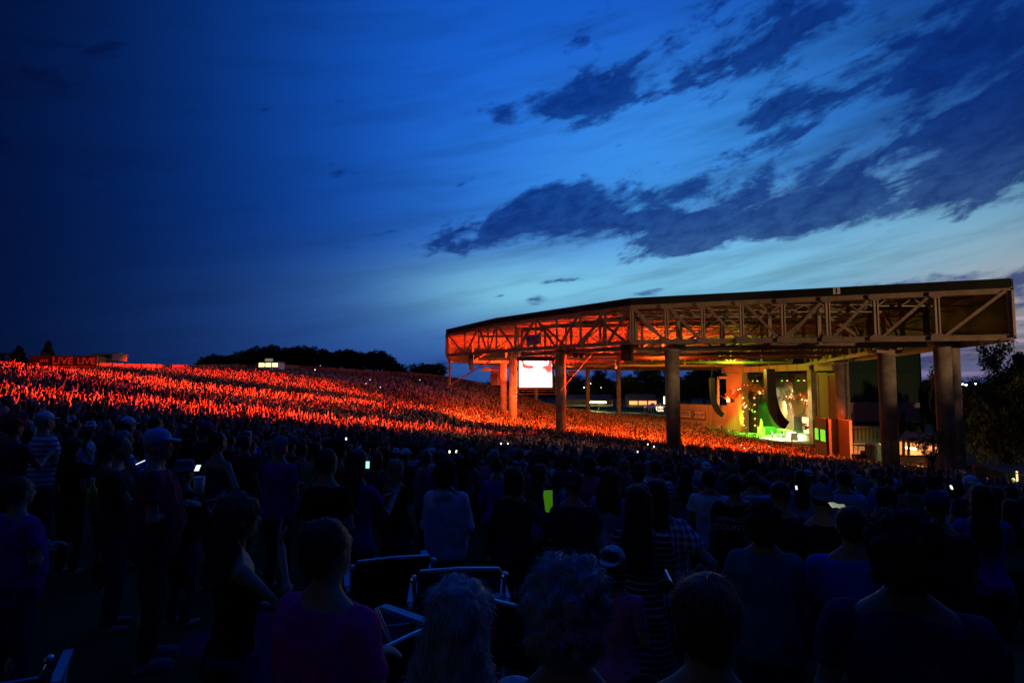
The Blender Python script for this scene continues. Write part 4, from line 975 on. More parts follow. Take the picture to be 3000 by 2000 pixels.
hero(640, 1262, 7.0, 'slim woman in a sleeveless dark top with dark bun', sex='f', pose='hip', shirt='navy', style='tank', hair='bun', hairc='dark brown')
hero(925, 1292, 8.2, 'person in a green shirt behind the broad man in black', sex='h', pose='down', shirt='green', hair='short', hairc='black')
hero(2872, 1418, 5.2, 'woman with long straight hair and blue sleeve at the right', sex='f', pose='phone', shirt='royal blue', hair='long', hairc='dark brown')
hero(2742, 1440, 4.4, 'person in a dark grey cap at the right, shoulders hunched', sex='h', pose='front', shirt='charcoal', hair='buzz', hairc='black', hat='cap', hatc='navy')
hero(1795, 1600, 3.3, 'child in a pink top and white cap beside the striped dress', hmin=.9, sex='f', pose='front', shirt='pink', hair='bob', hairc='dark brown', hat='backcap', hatc='white')
hero(2470, 1375, 8.0, 'person in a pale blue shirt below the green building', sex='m', pose='down', shirt='pale blue', hair='short', hairc='black')
hero(1475, 1330, 9.4, 'man in a white shirt with arms around his neighbour', sex='h', pose='hip', shirt='white', hair='short', hairc='brown')
hero(608, 1236, 10.4, 'person in a magenta cap at the edge of the red light', sex='m', pose='down', shirt='charcoal', hair='short', hairc='brown', hat='cap', hatc='magenta')
hero(458, 1215, 11., 'person in a pale blue shirt with hands lifted above the grey-blue cap', sex='m', pose='up', shirt='pale blue', hair='short', hairc='brown')
# shirt lettering
for k, (t, s_) in enumerate((('LIVING LOUD', .062), ('COUNTRY', .085), ('TOUR 12', .055))):
    q = link('lettering', text_mesh(t, s_, .002, 'CENTER', .002), CLOTH['pale blue'], P_txt); q.location = (0, -.150, 1.34 - k * .085); q.rotation_euler = (PI / 2, 0, 0)
# ---- everybody else: one candidate list, nearest become individuals, the rest the crowd mass
REG = [(-30, 2), (-64, 68), (-76, 84), (-82, 104), (-81, 126), (-78, 149), (-49, 168), (-22, 188), (4, 198), (20, 200), (40, 196), (48, 186), (52, 169), (53, 158), (57, 149), (60.5, 124), (66, 108), (66, 96), (61, 84), (52, 64), (44, 48), (36, 34), (28, 24), (12, 4), (4, 2.2)]
def inside(x, y, poly):
    r = np.zeros(x.shape, bool); n = len(poly)
    for i in range(n):
        (x0, y0), (x1, y1) = poly[i], poly[(i + 1) % n]
        c = ((y0 > y) != (y1 > y)) & (x < (x1 - x0) * (y - y0) / (y1 - y0 + 1e-12) + x0); r ^= c
    return r
sp_ = .76
gx, gy = np.meshgrid(np.arange(-90, 72, sp_), np.arange(3, 202, sp_)); gx = gx.ravel() + rng.uniform(-.3, .3, gx.size); gy = gy.ravel() + rng.uniform(-.3, .3, gy.size)
rs = np.hypot(gx - STG[0], gy - STG[1]); keep = inside(gx, gy, REG) & (np.abs(gx) < gy * .90 + 1.5)
keep &= ~((rs > 90.5) & (rs < 92.3) & (gy < 100)) & ~((rs > 60) & (rs < 61.4))
cl = np.array([mnoise.noise(V((a * .13, b * .13, 0))) + .6 * mnoise.noise(V((a * .45, b * .45, 5))) for a, b in zip(gx, gy)]); keep &= (cl > -.34) | (rng.random(gx.size) < .35)
keep &= rng.random(gx.size) < np.where(gy < 14, .55, np.where(gy < 24, .8, .95))
for (cx_, cy_, cr) in COLS: keep &= np.hypot(gx - cx_, gy - cy_) > cr + .45
for (cx_, cy_) in PEOPLE: keep &= np.hypot(gx - cx_, gy - cy_) > .62
keep &= ~((gy < 6.4)) & ~((gy < 9) & (np.abs(gx - gy * ((1250 - 1500) / F)) < 1.0) & (gy < 7.5))
# keep the sight line to the chairs and the main figures free
gx, gy = gx[keep], gy[keep]; o_ = np.argsort(np.hypot(gx, gy)); gx, gy = gx[o_], gy[o_]
vis = np.abs(gx) < gy * .868 + .2
near = np.where(vis)[0]; NIND = 300 - len(PEOPLE); ind = near[:NIND]; DIND = gy[ind[-1]]
rest = np.setdiff1d(np.arange(len(gx)), ind); rest = rest[np.hypot(gx[rest], gy[rest]) > np.hypot(gx[ind[-1]], gy[ind[-1]]) - .5]
ZN = [(300, 'below the conifers on the crest'), (600, 'below the red-lit fence'), (800, 'below the lit booth on the crest'), (1050, 'below the dark treeline'), (1300, 'left of the pavilion roof corner'), (1460, 'below the roof corner'),
      (1600, 'below the video screen'), (1720, 'just right of the video screen'), (1890, 'below the far thin columns'), (2050, 'in front of the nearest round column'), (2230, 'below the left part of the stage'), (2420, 'below the right part of the stage'),
      (2560, 'below the green building'), (2700, 'below the concession stand'), (2850, 'in front of the paired columns'), (4000, 'below the leafy tree')]
HD = {'short': 'short', 'buzz': 'cropped', 'curly': 'curly', 'bob': 'bobbed', 'long': 'long', 'wavy': 'wavy', 'pony': 'ponytailed', 'bun': 'tied-up'}
PD = {'down': 'arms down', 'front': 'arms folded', 'clap': 'clapping', 'up': 'both arms raised', 'oneup': 'one arm raised', 'hip': 'hand on hip', 'phone': 'hands held out'}
SHW = [('black', 18), ('charcoal', 12), ('navy', 13), ('grey', 9), ('white', 10), ('pale blue', 7), ('royal blue', 6), ('purple', 5), ('magenta', 2), ('pink', 3), ('red', 4), ('green', 4), ('teal', 4), ('olive', 3), ('maroon', 3), ('brown', 3), ('striped', 4), ('blue-striped', 4)]
SHN = [a for a, _ in SHW]; SHP = np.array([b for _, b in SHW], float); SHP /= SHP.sum()
used = set()
for i in ind:
    x, y = float(gx[i]), float(gy[i]); px = 1500 + F * x / y; zone = next(z for lim, z in ZN if px < lim)
    for _ in range(60):
        sex = rng.choice(['m', 'f', 'h'], p=[.4, .42, .18]); hair = rng.choice(['short', 'buzz', 'curly', 'short']) if sex != 'f' else rng.choice(['bob', 'long', 'wavy', 'pony', 'bun', 'curly'])
        hc = rng.choice(['black', 'dark brown', 'brown', 'auburn', 'blond', 'grey'], p=[.24, .3, .22, .06, .10, .08]); sh = rng.choice(SHN, p=SHP); pose = rng.choice(['down', 'front', 'clap', 'hip', 'phone', 'oneup', 'up'], p=[.36, .28, .15, .12, .07, .02, .00])
        hat = None
        if sex != 'f' and rng.random() < .3: hat = rng.choice(['cap', 'backcap', 'bucket'], p=[.5, .35, .15])
        hatc = rng.choice(['white', 'navy', 'black', 'red', 'grey'])
        head = f'{hatc} {dict(cap="cap", backcap="backward cap", bucket="bucket hat")[hat]}' if hat else f'{HD[str(hair)]} {hc} hair'
        lab = f'person in {sh} top, {head}, {PD[str(pose)]}, {zone}'
        if lab not in used and len(lab.split()) <= 16: break
    used.add(lab)
    person(x, y, float(rng.normal(1.75 if sex != 'f' else 1.64, .06)), yaw_to(x, y, float(rng.normal(0, .3))), sex=str(sex), pose=str(pose), shirt=str(sh), style='tank' if sex == 'f' and rng.random() < .25 else ('long' if rng.random() < .2 else 'tee'),
           bottom=str(rng.choice(['denim', 'navy', 'charcoal', 'black', 'brown'])), bstyle='shorts' if rng.random() < .5 else 'long', hair=str(hair), hairc=str(hc), hat=str(hat) if hat else None, hatc=str(hatc), skin=int(rng.choice([0, 1, 2], p=[.6, .3, .1])),
           label=lab, group='concertgoers standing on the near lawn')
print('individuals', len(PEOPLE), 'to depth', DIND, 'rest', len(rest))
# ---- the crowd mass, one object: simple figures, each with its own clothes colours
def qring(zs, n, close=None):
    vs = []; fs = []
    for (cx_, cy_, cz, rx, ry) in zs: vs += [(cx_ + rx * math.cos(2 * PI * k / n), cy_ + ry * math.sin(2 * PI * k / n), cz) for k in range(n)]
    for i in range(len(zs) - 1): fs += [(i * n + k, i * n + (k + 1) % n, (i + 1) * n + (k + 1) % n, (i + 1) * n + k) for k in range(n)]
    return vs, fs
def template(lod, arms):
    vs, fs, cs = [], [], []
    def put(v, f, c):
        b = len(vs); vs.extend(v); fs.extend(tuple(q + b for q in t) for t in f); cs.extend([c] * len(v) if not hasattr(c, '__len__') else c)
    n = 8 if lod == 0 else 5
    hr = [(0, .01, 1.52, .05, .05), (0, .015, 1.57, .062, .075), (0, .0, 1.65, .082, .10), (0, -.01, 1.73, .078, .092), (0, -.01, 1.785, .02, .03)] if lod == 0 else [(0, .01, 1.50, .055, .06), (0, 0, 1.60, .08, .095), (0, -.01, 1.72, .08, .09), (0, -.01, 1.785, .02, .02)]
    v, f = qring(hr, n); c = [0 if (p[1] > .005 and p[2] < 1.71) else 1 for p in v]; put(v, f, c)
    tr = [(0, 0, .88, .17, .13), (0, 0, 1.08, .155, .115), (0, 0, 1.32, .20, .12), (0, -.005, 1.44, .16, .09), (0, 0, 1.49, .05, .05)] if lod == 0 else [(0, 0, .9, .17, .13), (0, 0, 1.3, .20, .12), (0, 0, 1.47, .09, .07)]
    v, f = qring(tr, n); put(v, f, 2)
    m_ = 4 if lod == 0 else 3
    for s_, key in ((1, arms[0]), (-1, arms[1])):
        e, w = {'d': ((.25, 0, 1.14), (.26, .08, .92)), 'c': ((.26, .12, 1.2), (.06, .33, 1.4)), 'u': ((.30, .08, 1.6), (.26, .14, 1.92)), 'f': ((.3, .2, 1.45), (.2, .4, 1.7))}[key]
        pts = [V((s_ * .19, 0, 1.41)), V((s_ * e[0], e[1], e[2])), V((s_ * w[0], w[1], w[2]))]
        t = MB().tube(pts + [pts[2] + (pts[2] - pts[1]).normalized() * .13], [.06, .045, .035, .03], m_, False); cc = [2] * (m_) + [0] * (3 * m_); put(t.v, t.f, cc)
    if lod == 0:
        for s_ in (-1, 1): t = MB().tube([V((s_ * .1, 0, .95)), V((s_ * .1, 0, .5)), V((s_ * .11, 0, .03))], [.10, .07, .06], 4, False); put(t.v, t.f, 3)
    else: t = MB().tube([V((0, 0, .95)), V((0, 0, .3))], [.17, .13], 5, False); put(t.v, t.f, 3)
    return np.array(vs), np.array(fs), np.array(cs)
ARMS = ['dd', 'dd', 'cc', 'cc', 'ud', 'du', 'uu', 'ff', 'uf']; AW = np.array([.30, .24, .14, .10, .05, .05, .03, .05, .04]); AW /= AW.sum()
allv, allf, allc = [], [], []; base = 0
rx, ry = gx[rest], gy[rest]; rz = Hn(rx, ry); lodm = (ry > 50).astype(int); am = rng.choice(len(ARMS), len(rest), p=AW)
skinC = np.array([(.50, .33, .25), (.45, .28, .2), (.36, .22, .15), (.14, .08, .05)]); hairC = np.array([(.02, .015, .012), (.06, .035, .02), (.12, .07, .04), (.35, .25, .13), (.02, .015, .012), (.5, .5, .5), (.05, .06, .2)])
shC = np.array([(.012, .012, .012), (.02, .02, .025), (.015, .02, .06), (.05, .05, .06), (.72, .72, .72), (.02, .02, .02), (.3, .42, .6), (.45, .05, .05), (.25, .05, .3), (.05, .25, .12), (.6, .2, .3), (.5, .4, .1), (.3, .25, .2)])
for lod in (0, 1):
    for a in range(len(ARMS)):
        idx = np.where((lodm == lod) & (am == a))[0]
        if len(idx) == 0: continue
        tv, tf, tc_ = template(lod, ARMS[a]); N_ = len(idx)
        yaw = np.array([yaw_to(p, q) for p, q in zip(rx[idx], ry[idx])]) + rng.normal(0, .35, N_); sc = rng.normal(.955, .075, N_)
        seated = np.zeros(N_)
        tilt = rng.normal(0, .05, N_)
        c, s_ = np.cos(yaw), np.sin(yaw)
        X = tv[None, :, 0] * sc[:, None] + tv[None, :, 2] * tilt[:, None]; Y = tv[None, :, 1] * sc[:, None]; Z = tv[None, :, 2] * sc[:, None]
        wv = np.stack([X * c[:, None] - Y * s_[:, None] + rx[idx][:, None], X * s_[:, None] + Y * c[:, None] + ry[idx][:, None], Z + rz[idx][:, None]], -1)
        allv.append(wv.reshape(-1, 3)); nv_ = len(tv)
        allf.append((tf[None] + (base + np.arange(N_) * nv_)[:, None, None]).reshape(-1, 4)); base += N_ * nv_
        pal = np.stack([skinC[rng.integers(0, 4, N_)], hairC[rng.integers(0, 7, N_)], shC[rng.integers(0, 13, N_)], shC[rng.integers(0, 4, N_)]], 1)
        allc.append(pal[:, tc_].reshape(-1, 3))
vv = np.concatenate(allv); ff = np.concatenate(allf).astype(np.int32); cc = np.concatenate(allc)
me = bpy.data.meshes.new('crowd'); me.vertices.add(len(vv)); me.vertices.foreach_set('co', vv.ravel()); me.loops.add(ff.size); me.loops.foreach_set('vertex_index', ff.ravel())
me.polygons.add(len(ff)); me.polygons.foreach_set('loop_start', np.arange(0, ff.size, 4, dtype=np.int32)); me.polygons.foreach_set('use_smooth', np.ones(len(ff), bool)); me.update(calc_edges=True)
at = me.color_attributes.new('clothes', 'FLOAT_COLOR', 'POINT'); at.data.foreach_set('color', np.c_[cc, np.ones(len(cc))].ravel())
m = bpy.data.materials.new('crowd_clothes'); m.use_nodes = True; nt = m.node_tree; b = nt.nodes['Principled BSDF']; b.inputs['Roughness'].default_value = .85; b.inputs['Specular IOR Level'].default_value = .2
an = nt.nodes.new('ShaderNodeAttribute'); an.attribute_name = 'clothes'; nt.links.new(an.outputs['Color'], b.inputs['Base Color'])
link('crowd', me, m, kind='stuff', label='dense concert crowd filling the lawn and the seats', cat='crowd')
print('crowd verts', len(vv))
# ================================================================ plants
ORD = ['first', 'second', 'third', 'fourth', 'fifth', 'sixth', 'seventh', 'eighth', 'ninth', 'tenth', 'eleventh', 'twelfth', 'thirteenth', 'fourteenth', 'fifteenth', 'sixteenth', 'seventeenth', 'eighteenth', 'nineteenth', 'twentieth', 'twenty-first', 'twenty-second', 'twenty-third', 'twenty-fourth', 'twenty-fifth']
M['leaf'] = mat('dark_foliage', (.045, .075, .025), .85, .5, .8, spec=.1)
M['leafy'] = mat('olive_foliage', (.07, .085, .03), .85, .5, .8, spec=.1)
def leaves(centres, rad, per, size, seed=0, flat=.8):
    """small leaf faces scattered round clump centres"""
    r = np.random.default_rng(seed); c = np.repeat(np.asarray(centres, float), per, 0); n = len(c)
    d = r.normal(0, 1, (n, 3)); d /= np.linalg.norm(d, axis=1)[:, None]; c = c + d * (r.random(n)[:, None] ** .5) * np.asarray(rad)
    u = r.normal(0, 1, (n, 3)); u /= np.linalg.norm(u, axis=1)[:, None]; w = np.cross(u, r.normal(0, 1, (n, 3))); w /= np.linalg.norm(w, axis=1)[:, None]
    s_ = size * r.uniform(.6, 1.4, n)[:, None]
    v = np.stack([c - u * s_, c + w * s_ * .55, c + u * s_, c - w * s_ * .55], 1).reshape(-1, 3)
    me = bpy.data.meshes.new('crown'); me.vertices.add(len(v)); me.vertices.foreach_set('co', v.ravel()); me.loops.add(len(v)); me.loops.foreach_set('vertex_index', np.arange(len(v), dtype=np.int32))
    me.polygons.add(n); me.polygons.foreach_set('loop_start', np.arange(0, 4 * n, 4, dtype=np.int32)); me.update(calc_edges=True); return me
def round_tree_parts(seed, h, w, m_leaf, size=.35, clumps=100, per=40, low=.12):
    r = np.random.default_rng(seed); cs = []; lobes_ = [(r.uniform(-.28, .28) * w, r.uniform(-.28, .28) * w, h * r.uniform(.45, .80), w * r.uniform(.2, .34)) for _ in range(7)]
    for k in range(clumps):
        l = lobes_[r.integers(0, 7)]; d = r.normal(0, 1, 3); d /= np.linalg.norm(d); cs.append((l[0] + d[0] * l[3], l[1] + d[1] * l[3], max(h * low, l[2] + d[2] * l[3] * .85)))
    me = leaves(cs, (w * .12, w * .12, w * .09), per, size, seed); me.materials.append(m_leaf)
    g = MB(); g.tube([(0, 0, -1), (0, 0, h * .3), (.2, .1, h * .55), (.1, .2, h * .75)], [w * .035, w * .028, w * .018, w * .008], 7)
    for l in lobes_: g.tube([(0, 0, h * .3), (l[0] * .5, l[1] * .5, (h * .35 + l[2]) / 2), (l[0], l[1], l[2])], [w * .018, w * .012, w * .005], 5)
    tm = g.mesh('trunk', True); tm.materials.append(M['bark']); return tm, me
TREES = [round_tree_parts(40 + i, 10, 9, M['leaf'], .30) for i in range(4)]
def place_tree(px, ptop, D, wpx, label, group, var=0, zbase=None, mats=None):
    x = XP(px, D); zb = H(x, D) if zbase is None else EYE + zbase; h = ZP(ptop, D) - zb; e = empty('tree', (x, D, zb), rng.uniform(0, 6.28), label=label, cat='tree')
    if group: e['group'] = group
    w = wpx / F * D; e.scale = (w / 9, w / 9, h / 9.9); tm, me = TREES[var % 4]
    for nm, d_ in (('trunk', tm), ('crown', me)):
        o = bpy.data.objects.new(nm, d_); COL.objects.link(o); o.parent = e
        if nm == 'crown' and mats: setm(o, mats)
    return e
ridge = [(603, 1049, 36), (630, 1039, 48), (660, 1046, 40), (688, 1037, 50), (718, 1032, 55), (748, 1023, 62), (782, 1017, 62), (808, 1023, 50), (834, 1019, 44), (862, 1015, 52), (890, 1021, 54), (918, 1022, 50), (948, 1031, 50), (978, 1031, 52), (1012, 1028, 46), (1038, 1036, 40), (1064, 1028, 52), (1092, 1034, 48), (1112, 1031, 46), (1134, 1044, 44), (1166, 1062, 40), (1243, 1065, 46), (1276, 1069, 44)]
for i, (px, pt, w) in enumerate(ridge):
    place_tree(px, pt, 212 + (i * 7) % 16, w * 1.75, f'dark leafy tree on the ridge behind the crowd, {ORD[i]} from its left end', 'trees on the ridge behind the crowd', i)
mid = [(1600, 1108, 60), (1655, 1098, 70), (1700, 1106, 60), (1762, 1078, 60), (1840, 1100, 70), (1902, 1071, 72), (1960, 1100, 70), (2020, 1098, 70), (2062, 1076, 90), (2110, 1080, 80)]
for i, (px, pt, w) in enumerate(mid):
    place_tree(px, pt, 262 + (i * 13) % 40, w * 1.2, f'dark tree beyond the plaza, {ORD[i]} from the left under the far roof edge', 'trees beyond the plaza', i + 1)
rt = [(2650, 1072, 60, 150), (2700, 1125, 90, 130), (2735, 1120, 70, 120), (2800, 1128, 90, 110), (2860, 1130, 90, 96), (2905, 1126, 110, 90), (2960, 1122, 110, 84), (3010, 1112, 120, 80), (2940, 1170, 120, 64), (3010, 1190, 130, 58), (2880, 1200, 80, 72)]
for i, (px, pt, w, D) in enumerate(rt):
    place_tree(px, pt, D, w * 1.15, f'dark full-crowned tree right of the pavilion, {ORD[i]} in order of distance along the slope', 'dark trees right of the pavilion', i, mats=M['leaf'])
# far woods: one wavering mass on the horizon
r_ = np.random.default_rng(5); cs = []
for k in range(2600):
    px = r_.uniform(1350, 3100); D = r_.uniform(520, 760); hump = 14 * math.exp(-((px - 2130) / 170) ** 2) + 3 * math.exp(-((px - 1650) / 120) ** 2)
    z = ZP(1119 - hump + 3 * math.sin(px * .02) + 2 * math.sin(px * .071) , D) - EYE; cs.append((XP(px, D), D, EYE + max(-12, z - r_.uniform(0, 1) ** .6 * 22)))
me = leaves(cs, (9, 9, 2.2), 14, 2.1, 9); link('far_woods', me, M['leaf'], kind='stuff', label='distant dark woods along the flat horizon', cat='woods')
# branching trees
def branchy(name, px, py, D, ht, spread, seed, wind, leafm, label, nleaf=5, lsize=.09, depth=4, r0=.13, clump=.3):
    p = P(px, py, D); r = random.Random(seed); g = MB(); tips = []
    def grow(a, d, L, rad, lev):
        b = a + d * L; mid_ = (a + b) / 2 + V((r.uniform(-.08, .08), r.uniform(-.08, .08), 0)) * L
        g.tube([a, mid_, b], [rad, rad * .85, rad * .65], 6 if lev > 1 else 4, False)
        if lev <= 1: tips.append(tuple(mid_)); tips.append(tuple(b))
        if lev == 0: return
        for k in range(r.choice([2, 3]) if lev < depth else 4):
            nd = (d + V((r.uniform(-1, 1) * spread + wind * .35, r.uniform(-1, 1) * spread, r.uniform(-.25, .5)))).normalized(); grow(a.lerp(b, r.uniform(.5, 1)), nd, L * r.uniform(.62, .85), rad * .58, lev - 1)
    grow(V((0, 0, 0)), V((wind * .15, 0, 1)).normalized(), ht * .36, r0, depth)
    e = empty(name, p, label=label, cat='tree'); g.obj('trunk', M['bark'], e, True)
    me = leaves(tips, clump, nleaf, lsize, seed); me.materials.append(leafm); o = bpy.data.objects.new('crown', me); COL.objects.link(o); o.parent = e; return e
branchy('tree', 2925, 1330, 44, 6.6, .7, 3, .8, M['leafy'], 'wind-bent tree with open leafy branches at the right, against the sky', 12, .10, 5, .12, .38)
branchy('tree', 3030, 1330, 40, 7.6, .8, 8, .4, M['leafy'], 'leafy open-crowned tree at the right picture edge', 16, .10, 5, .13, .42)
branchy('tree', 2738, 1395, 50, 5.6, 1.1, 12, -.6, M['leafy'], 'small spreading tree standing in front of the lit concession stand', 2, .09, 5, .12, .4)
branchy('sapling', 2728, 1210, 70, 7.2, .35, 21, .15, M['leafy'], 'thin twiggy sapling rising beside the paired round columns', 6, .12, 3, .06, .3)
# conifers on the left crest
def conifer(px, ptop, D, wpx, m_, label, seed):
    x = XP(px, D); zb = H(x, D); h = ZP(ptop, D) - zb + .01; w = wpx / F * D / 2; e = empty('conifer', (x, D, zb), label=label, cat='tree'); r = np.random.default_rng(seed); cs = []
    for k in range(260):
        t = r.random() ** .8; a = r.uniform(0, 6.28); rr = w * (1 - t) ** .8 * r.uniform(.55, 1.05); cs.append((rr * math.cos(a), rr * math.sin(a), h * (.08 + .9 * t)))
    me = leaves(cs, (.22, .22, .12), 16, .16, seed); me.materials.append(m_); o = bpy.data.objects.new('crown', me); COL.objects.link(o); o.parent = e
    MB().tube([(0, 0, -.5), (0, 0, h * .95)], [.14, .02], 7).obj('trunk', M['bark'], e)
conifer(50, 1013, 92, 70, M['leafy'], 'rounded dark green conifer on the crest, left of the pair', 5)
conifer(135, 999, 94, 58, M['leafy'], 'taller pointed conifer on the crest, tinged red, right of the pair', 6)

# ================================================================ crest: fence, banner, booths
M['fence'] = pattern_mat('board_fence', (.40, .22, .16), (.28, .15, .11), 'stripe_xy', 1.1, .8, .15)
def fence_run(name, pts, hgt, label):
    e = empty(name, (pts[0][0], pts[0][1], EYE), label=label, cat='fence')
    for i in range(len(pts) - 1):
        a, b = pts[i], pts[i + 1]; za, zb_ = H(a[0], a[1]), H(b[0], b[1]); g = MB(); d = V((b[0] - a[0], b[1] - a[1], 0)).normalized(); nr = V((-d.y, d.x, 0)) * .08
        A_, B_ = V((a[0], a[1], za - .5)), V((b[0], b[1], zb_ - .5)); T = V((0, 0, hgt + .5))
        q = [A_, B_, B_ + T, A_ + T]; g.prism(q, nr); o = g.obj('boards', M['fence'], None); o.parent = e; o.matrix_parent_inverse = Matrix.Translation(-e.location)
        g = MB(); g.bar(A_ - nr * 2, A_ + T + V((0, 0, .15)) - nr * 2, .16); o = g.obj('post', M['wood'], None); o.parent = e; o.matrix_parent_inverse = Matrix.Translation(-e.location)
def lerpseq(pts, step):
    out = []
    for i in range(len(pts) - 1):
        a, b = V((*pts[i], 0)), V((*pts[i + 1], 0)); n = max(1, int((b - a).length / step)); out += [tuple(a.lerp(b, k / n))[:2] for k in range(n)]
    return out + [pts[-1]]
fence_run('fence', lerpseq([(-83.5, 100), (-83, 128), (-79.5, 151), (-72, 158)], 4), 2.5, 'red-lit board fence along the crest of the lawn')
fence_run('fence', lerpseq([(-72, 158), (-50, 171.5), (-23, 191), (-2, 201)], 5), 2.3, 'dark board fence on the crest below the ridge trees')
# banner
e = empty('banner', P(187, 1060, 84), label='wide dark banner with red LIVE lettering on the lawn crest', cat='banner')
w_ = 162 / F * 84; e.rotation_euler = (0, 0, .35)
M['redink'] = mat('pink_red_letters', (.16, .10, .12), .7, .1); M['bdark'] = mat('banner_black', (.006, .005, .008), .8, .2)
MB().box((0, 0, 0), (w_, .1, 1.75)).obj('cloth', M['bdark'], e)
for x_, s_ in ((-w_ * .30, .5), (-w_ * .02, 1.35), (w_ * .34, 1.2)):
    t = link('lettering', text_mesh('LIVE', s_, .01, 'CENTER', .03), M['redink'], e); t.location = (x_, -.07, .12); t.rotation_euler = (PI / 2, 0, 0)
g = MB(); g.bar((-w_ / 2 + .2, -.08, -.62), (w_ / 2 - .2, -.08, -.62), .05, .12); g.obj('underline', M['redink'], e)
for s_ in (-1, 0, 1): MB().bar((s_ * w_ / 2, .1, -2.6), (s_ * w_ / 2, .1, .95), .12).obj('post', M['dkmetal'], e)
def shed(name, px0, px1, yt, yb, D, depth, wall, roofm, label, pane=None, gable=.25, cat='booth', n=2):
    a, b = P(px0, yt, D), P(px1, yb, D); w, h = b.x - a.x, a.z - b.z; e = empty(name, ((a.x + b.x) / 2, D, b.z), label=label, cat=cat); t = .15
    g = MB(); g.box((0, depth, h / 2), (w, .15, h)); g.box((-w / 2, depth / 2, h / 2), (.15, depth, h)); g.box((w / 2, depth / 2, h / 2), (.15, depth, h)); g.box((0, 0, h * .16), (w, .15, h * .32)); g.box((0, 0, h * .95), (w, .14, h * .1)); g.obj('wall', wall, e)
    g = MB(); r = h * gable; o_ = .3
    g.add([(-w / 2 - o_, -o_, h), (w / 2 + o_, -o_, h), (w / 2 + o_, depth / 2, h + r), (-w / 2 - o_, depth / 2, h + r), (w / 2 + o_, depth + o_, h), (-w / 2 - o_, depth + o_, h)], [(0, 1, 2, 3), (3, 2, 4, 5), (0, 3, 5), (1, 4, 2), (0, 5, 4, 1)]); g.obj('roof', roofm, e)
    if pane:
        for k in range(n): MB().box((-w / 2 + w * (k + .5) / n, .12, h * .62), (w / n * .86, .06, h * .55)).obj('lit_opening', pane, e)
        for k in range(n + 1): MB().box((-w / 2 + w * k / n, -.05, h * .62), (w * .035, .12, h * .6)).obj('post', M['wood'], e)
    return e
shed('refreshment_booth', 757, 815, 1061, 1081, 152, 4, M['white'], M['roofing'], 'brightly lit yellow booth on the crest below the ridge trees', M['yellowlit'], .25, n=3)
bs = MB().box((0, 0, 0), (2.0, .12, .75)).obj('sign_board', mat('booth_sign', (.55, .55, .5), .6, .1, emit=(.6, .6, .5), est=.25)); bs.location = P(788, 1054.5, 152.5); tag(bs, 'small pale sign on posts above the lit yellow booth', 'sign')
for s_ in (-.8, .8): MB().bar((s_, 0, -1.6), (s_, 0, -.3), .08).obj('post', M['wood'], bs)
shed('crest_shed', 268, 328, 1037, 1056, 104, 4, M['tan'], M['tan'], 'low shed with a yellowish roof behind the red fence', None, .3, 'shed')
shed('crest_shed', 205, 262, 1043, 1060, 100, 4, M['tan'], M['roofing'], 'low shed with a red-lit roof left of the yellowish one', None, .2, 'shed')
shed('crest_shed', -8, 12, 1035, 1058, 92, 4, M['tan'], M['roofing'], 'small dark shed at the left picture edge', None, .2, 'shed')
# plaza beyond the seats
def floor_at(px, D): return H(XP(px, D), D)
def pyground(px, D): return 1125 - (floor_at(px, D) - EYE) * F / D
shed('ticket_hall', 1650, 1795, 1172, 1190, 246, 12, M['wood'], M['roofing'], 'long low building with dark shingle roof behind the glowing light bars', None, .9, 'building')
shed('park_pavilion', 1842, 1925, 1172, 1192, 248, 10, M['wood'], M['roofing'], 'gabled wooden pavilion with a lit doorway in the plaza', M['menu'], .9, 'building', n=3)
for px0, px1, lb in ((1727, 1753, 'long glowing light bar over the plaza, left one'), (1755, 1776, 'shorter glowing light bar over the plaza, right one')):
    a, b = P(px0, 1178, 240), P(px1, 1178, 240); e = empty('light_bar', ((a.x + b.x) / 2, 240, a.z), label=lb, cat='light fitting', group='light bars over the plaza')
    MB().box((0, 0, 0), (b.x - a.x, .3, .62)).obj('tube_lamp', M['yellow2'] if 'yellow2' in M else M.setdefault('yellow2', glow('bar_glow', (1, 1, .45), 6)), e); MB().box((0, .2, .45), (b.x - a.x + .3, .5, .2)).obj('hood', M['dkmetal'], e)
    for s_ in (-1, 1): MB().bar((s_ * (b.x - a.x) / 2, .2, -3.5), (s_ * (b.x - a.x) / 2, .2, .4), .12).obj('post', M['dkmetal'], e)
# striped tent
M['tentstripe'] = pattern_mat('red_white_canvas', (.7, .05, .05), (.8, .78, .75), 'angular', 10, .8, .5)
pt = P(1934, 1205, 232); e = empty('striped_tent', pt, label='red and white striped tent glowing beside the round column', cat='tent')
g = MB(); g.rings([(0, 0, 1.7, 2.1, 2.1), (0, 0, 2.1, 2.1, 2.1), (0, 0, 2.7, 1.0, 1.0), (0, 0, 3.2, .06, .06)], 20); g.obj('canopy', M['tentstripe'], e)
for a_ in range(4): MB().bar((1.9 * math.cos(a_ * 1.57 + .6), 1.9 * math.sin(a_ * 1.57 + .6), -.3), (1.9 * math.cos(a_ * 1.57 + .6), 1.9 * math.sin(a_ * 1.57 + .6), 1.8), .07).obj('pole', M['alu'], e)
MB().box((0, 0, .45), (2.4, 2.4, .9)).obj('counter', M['white'], e)
for k in range(3): MB().ball((-.7 + k * .7, -.9, 1.5), .17, 8, 6).obj('bulb', M['warm'], e)
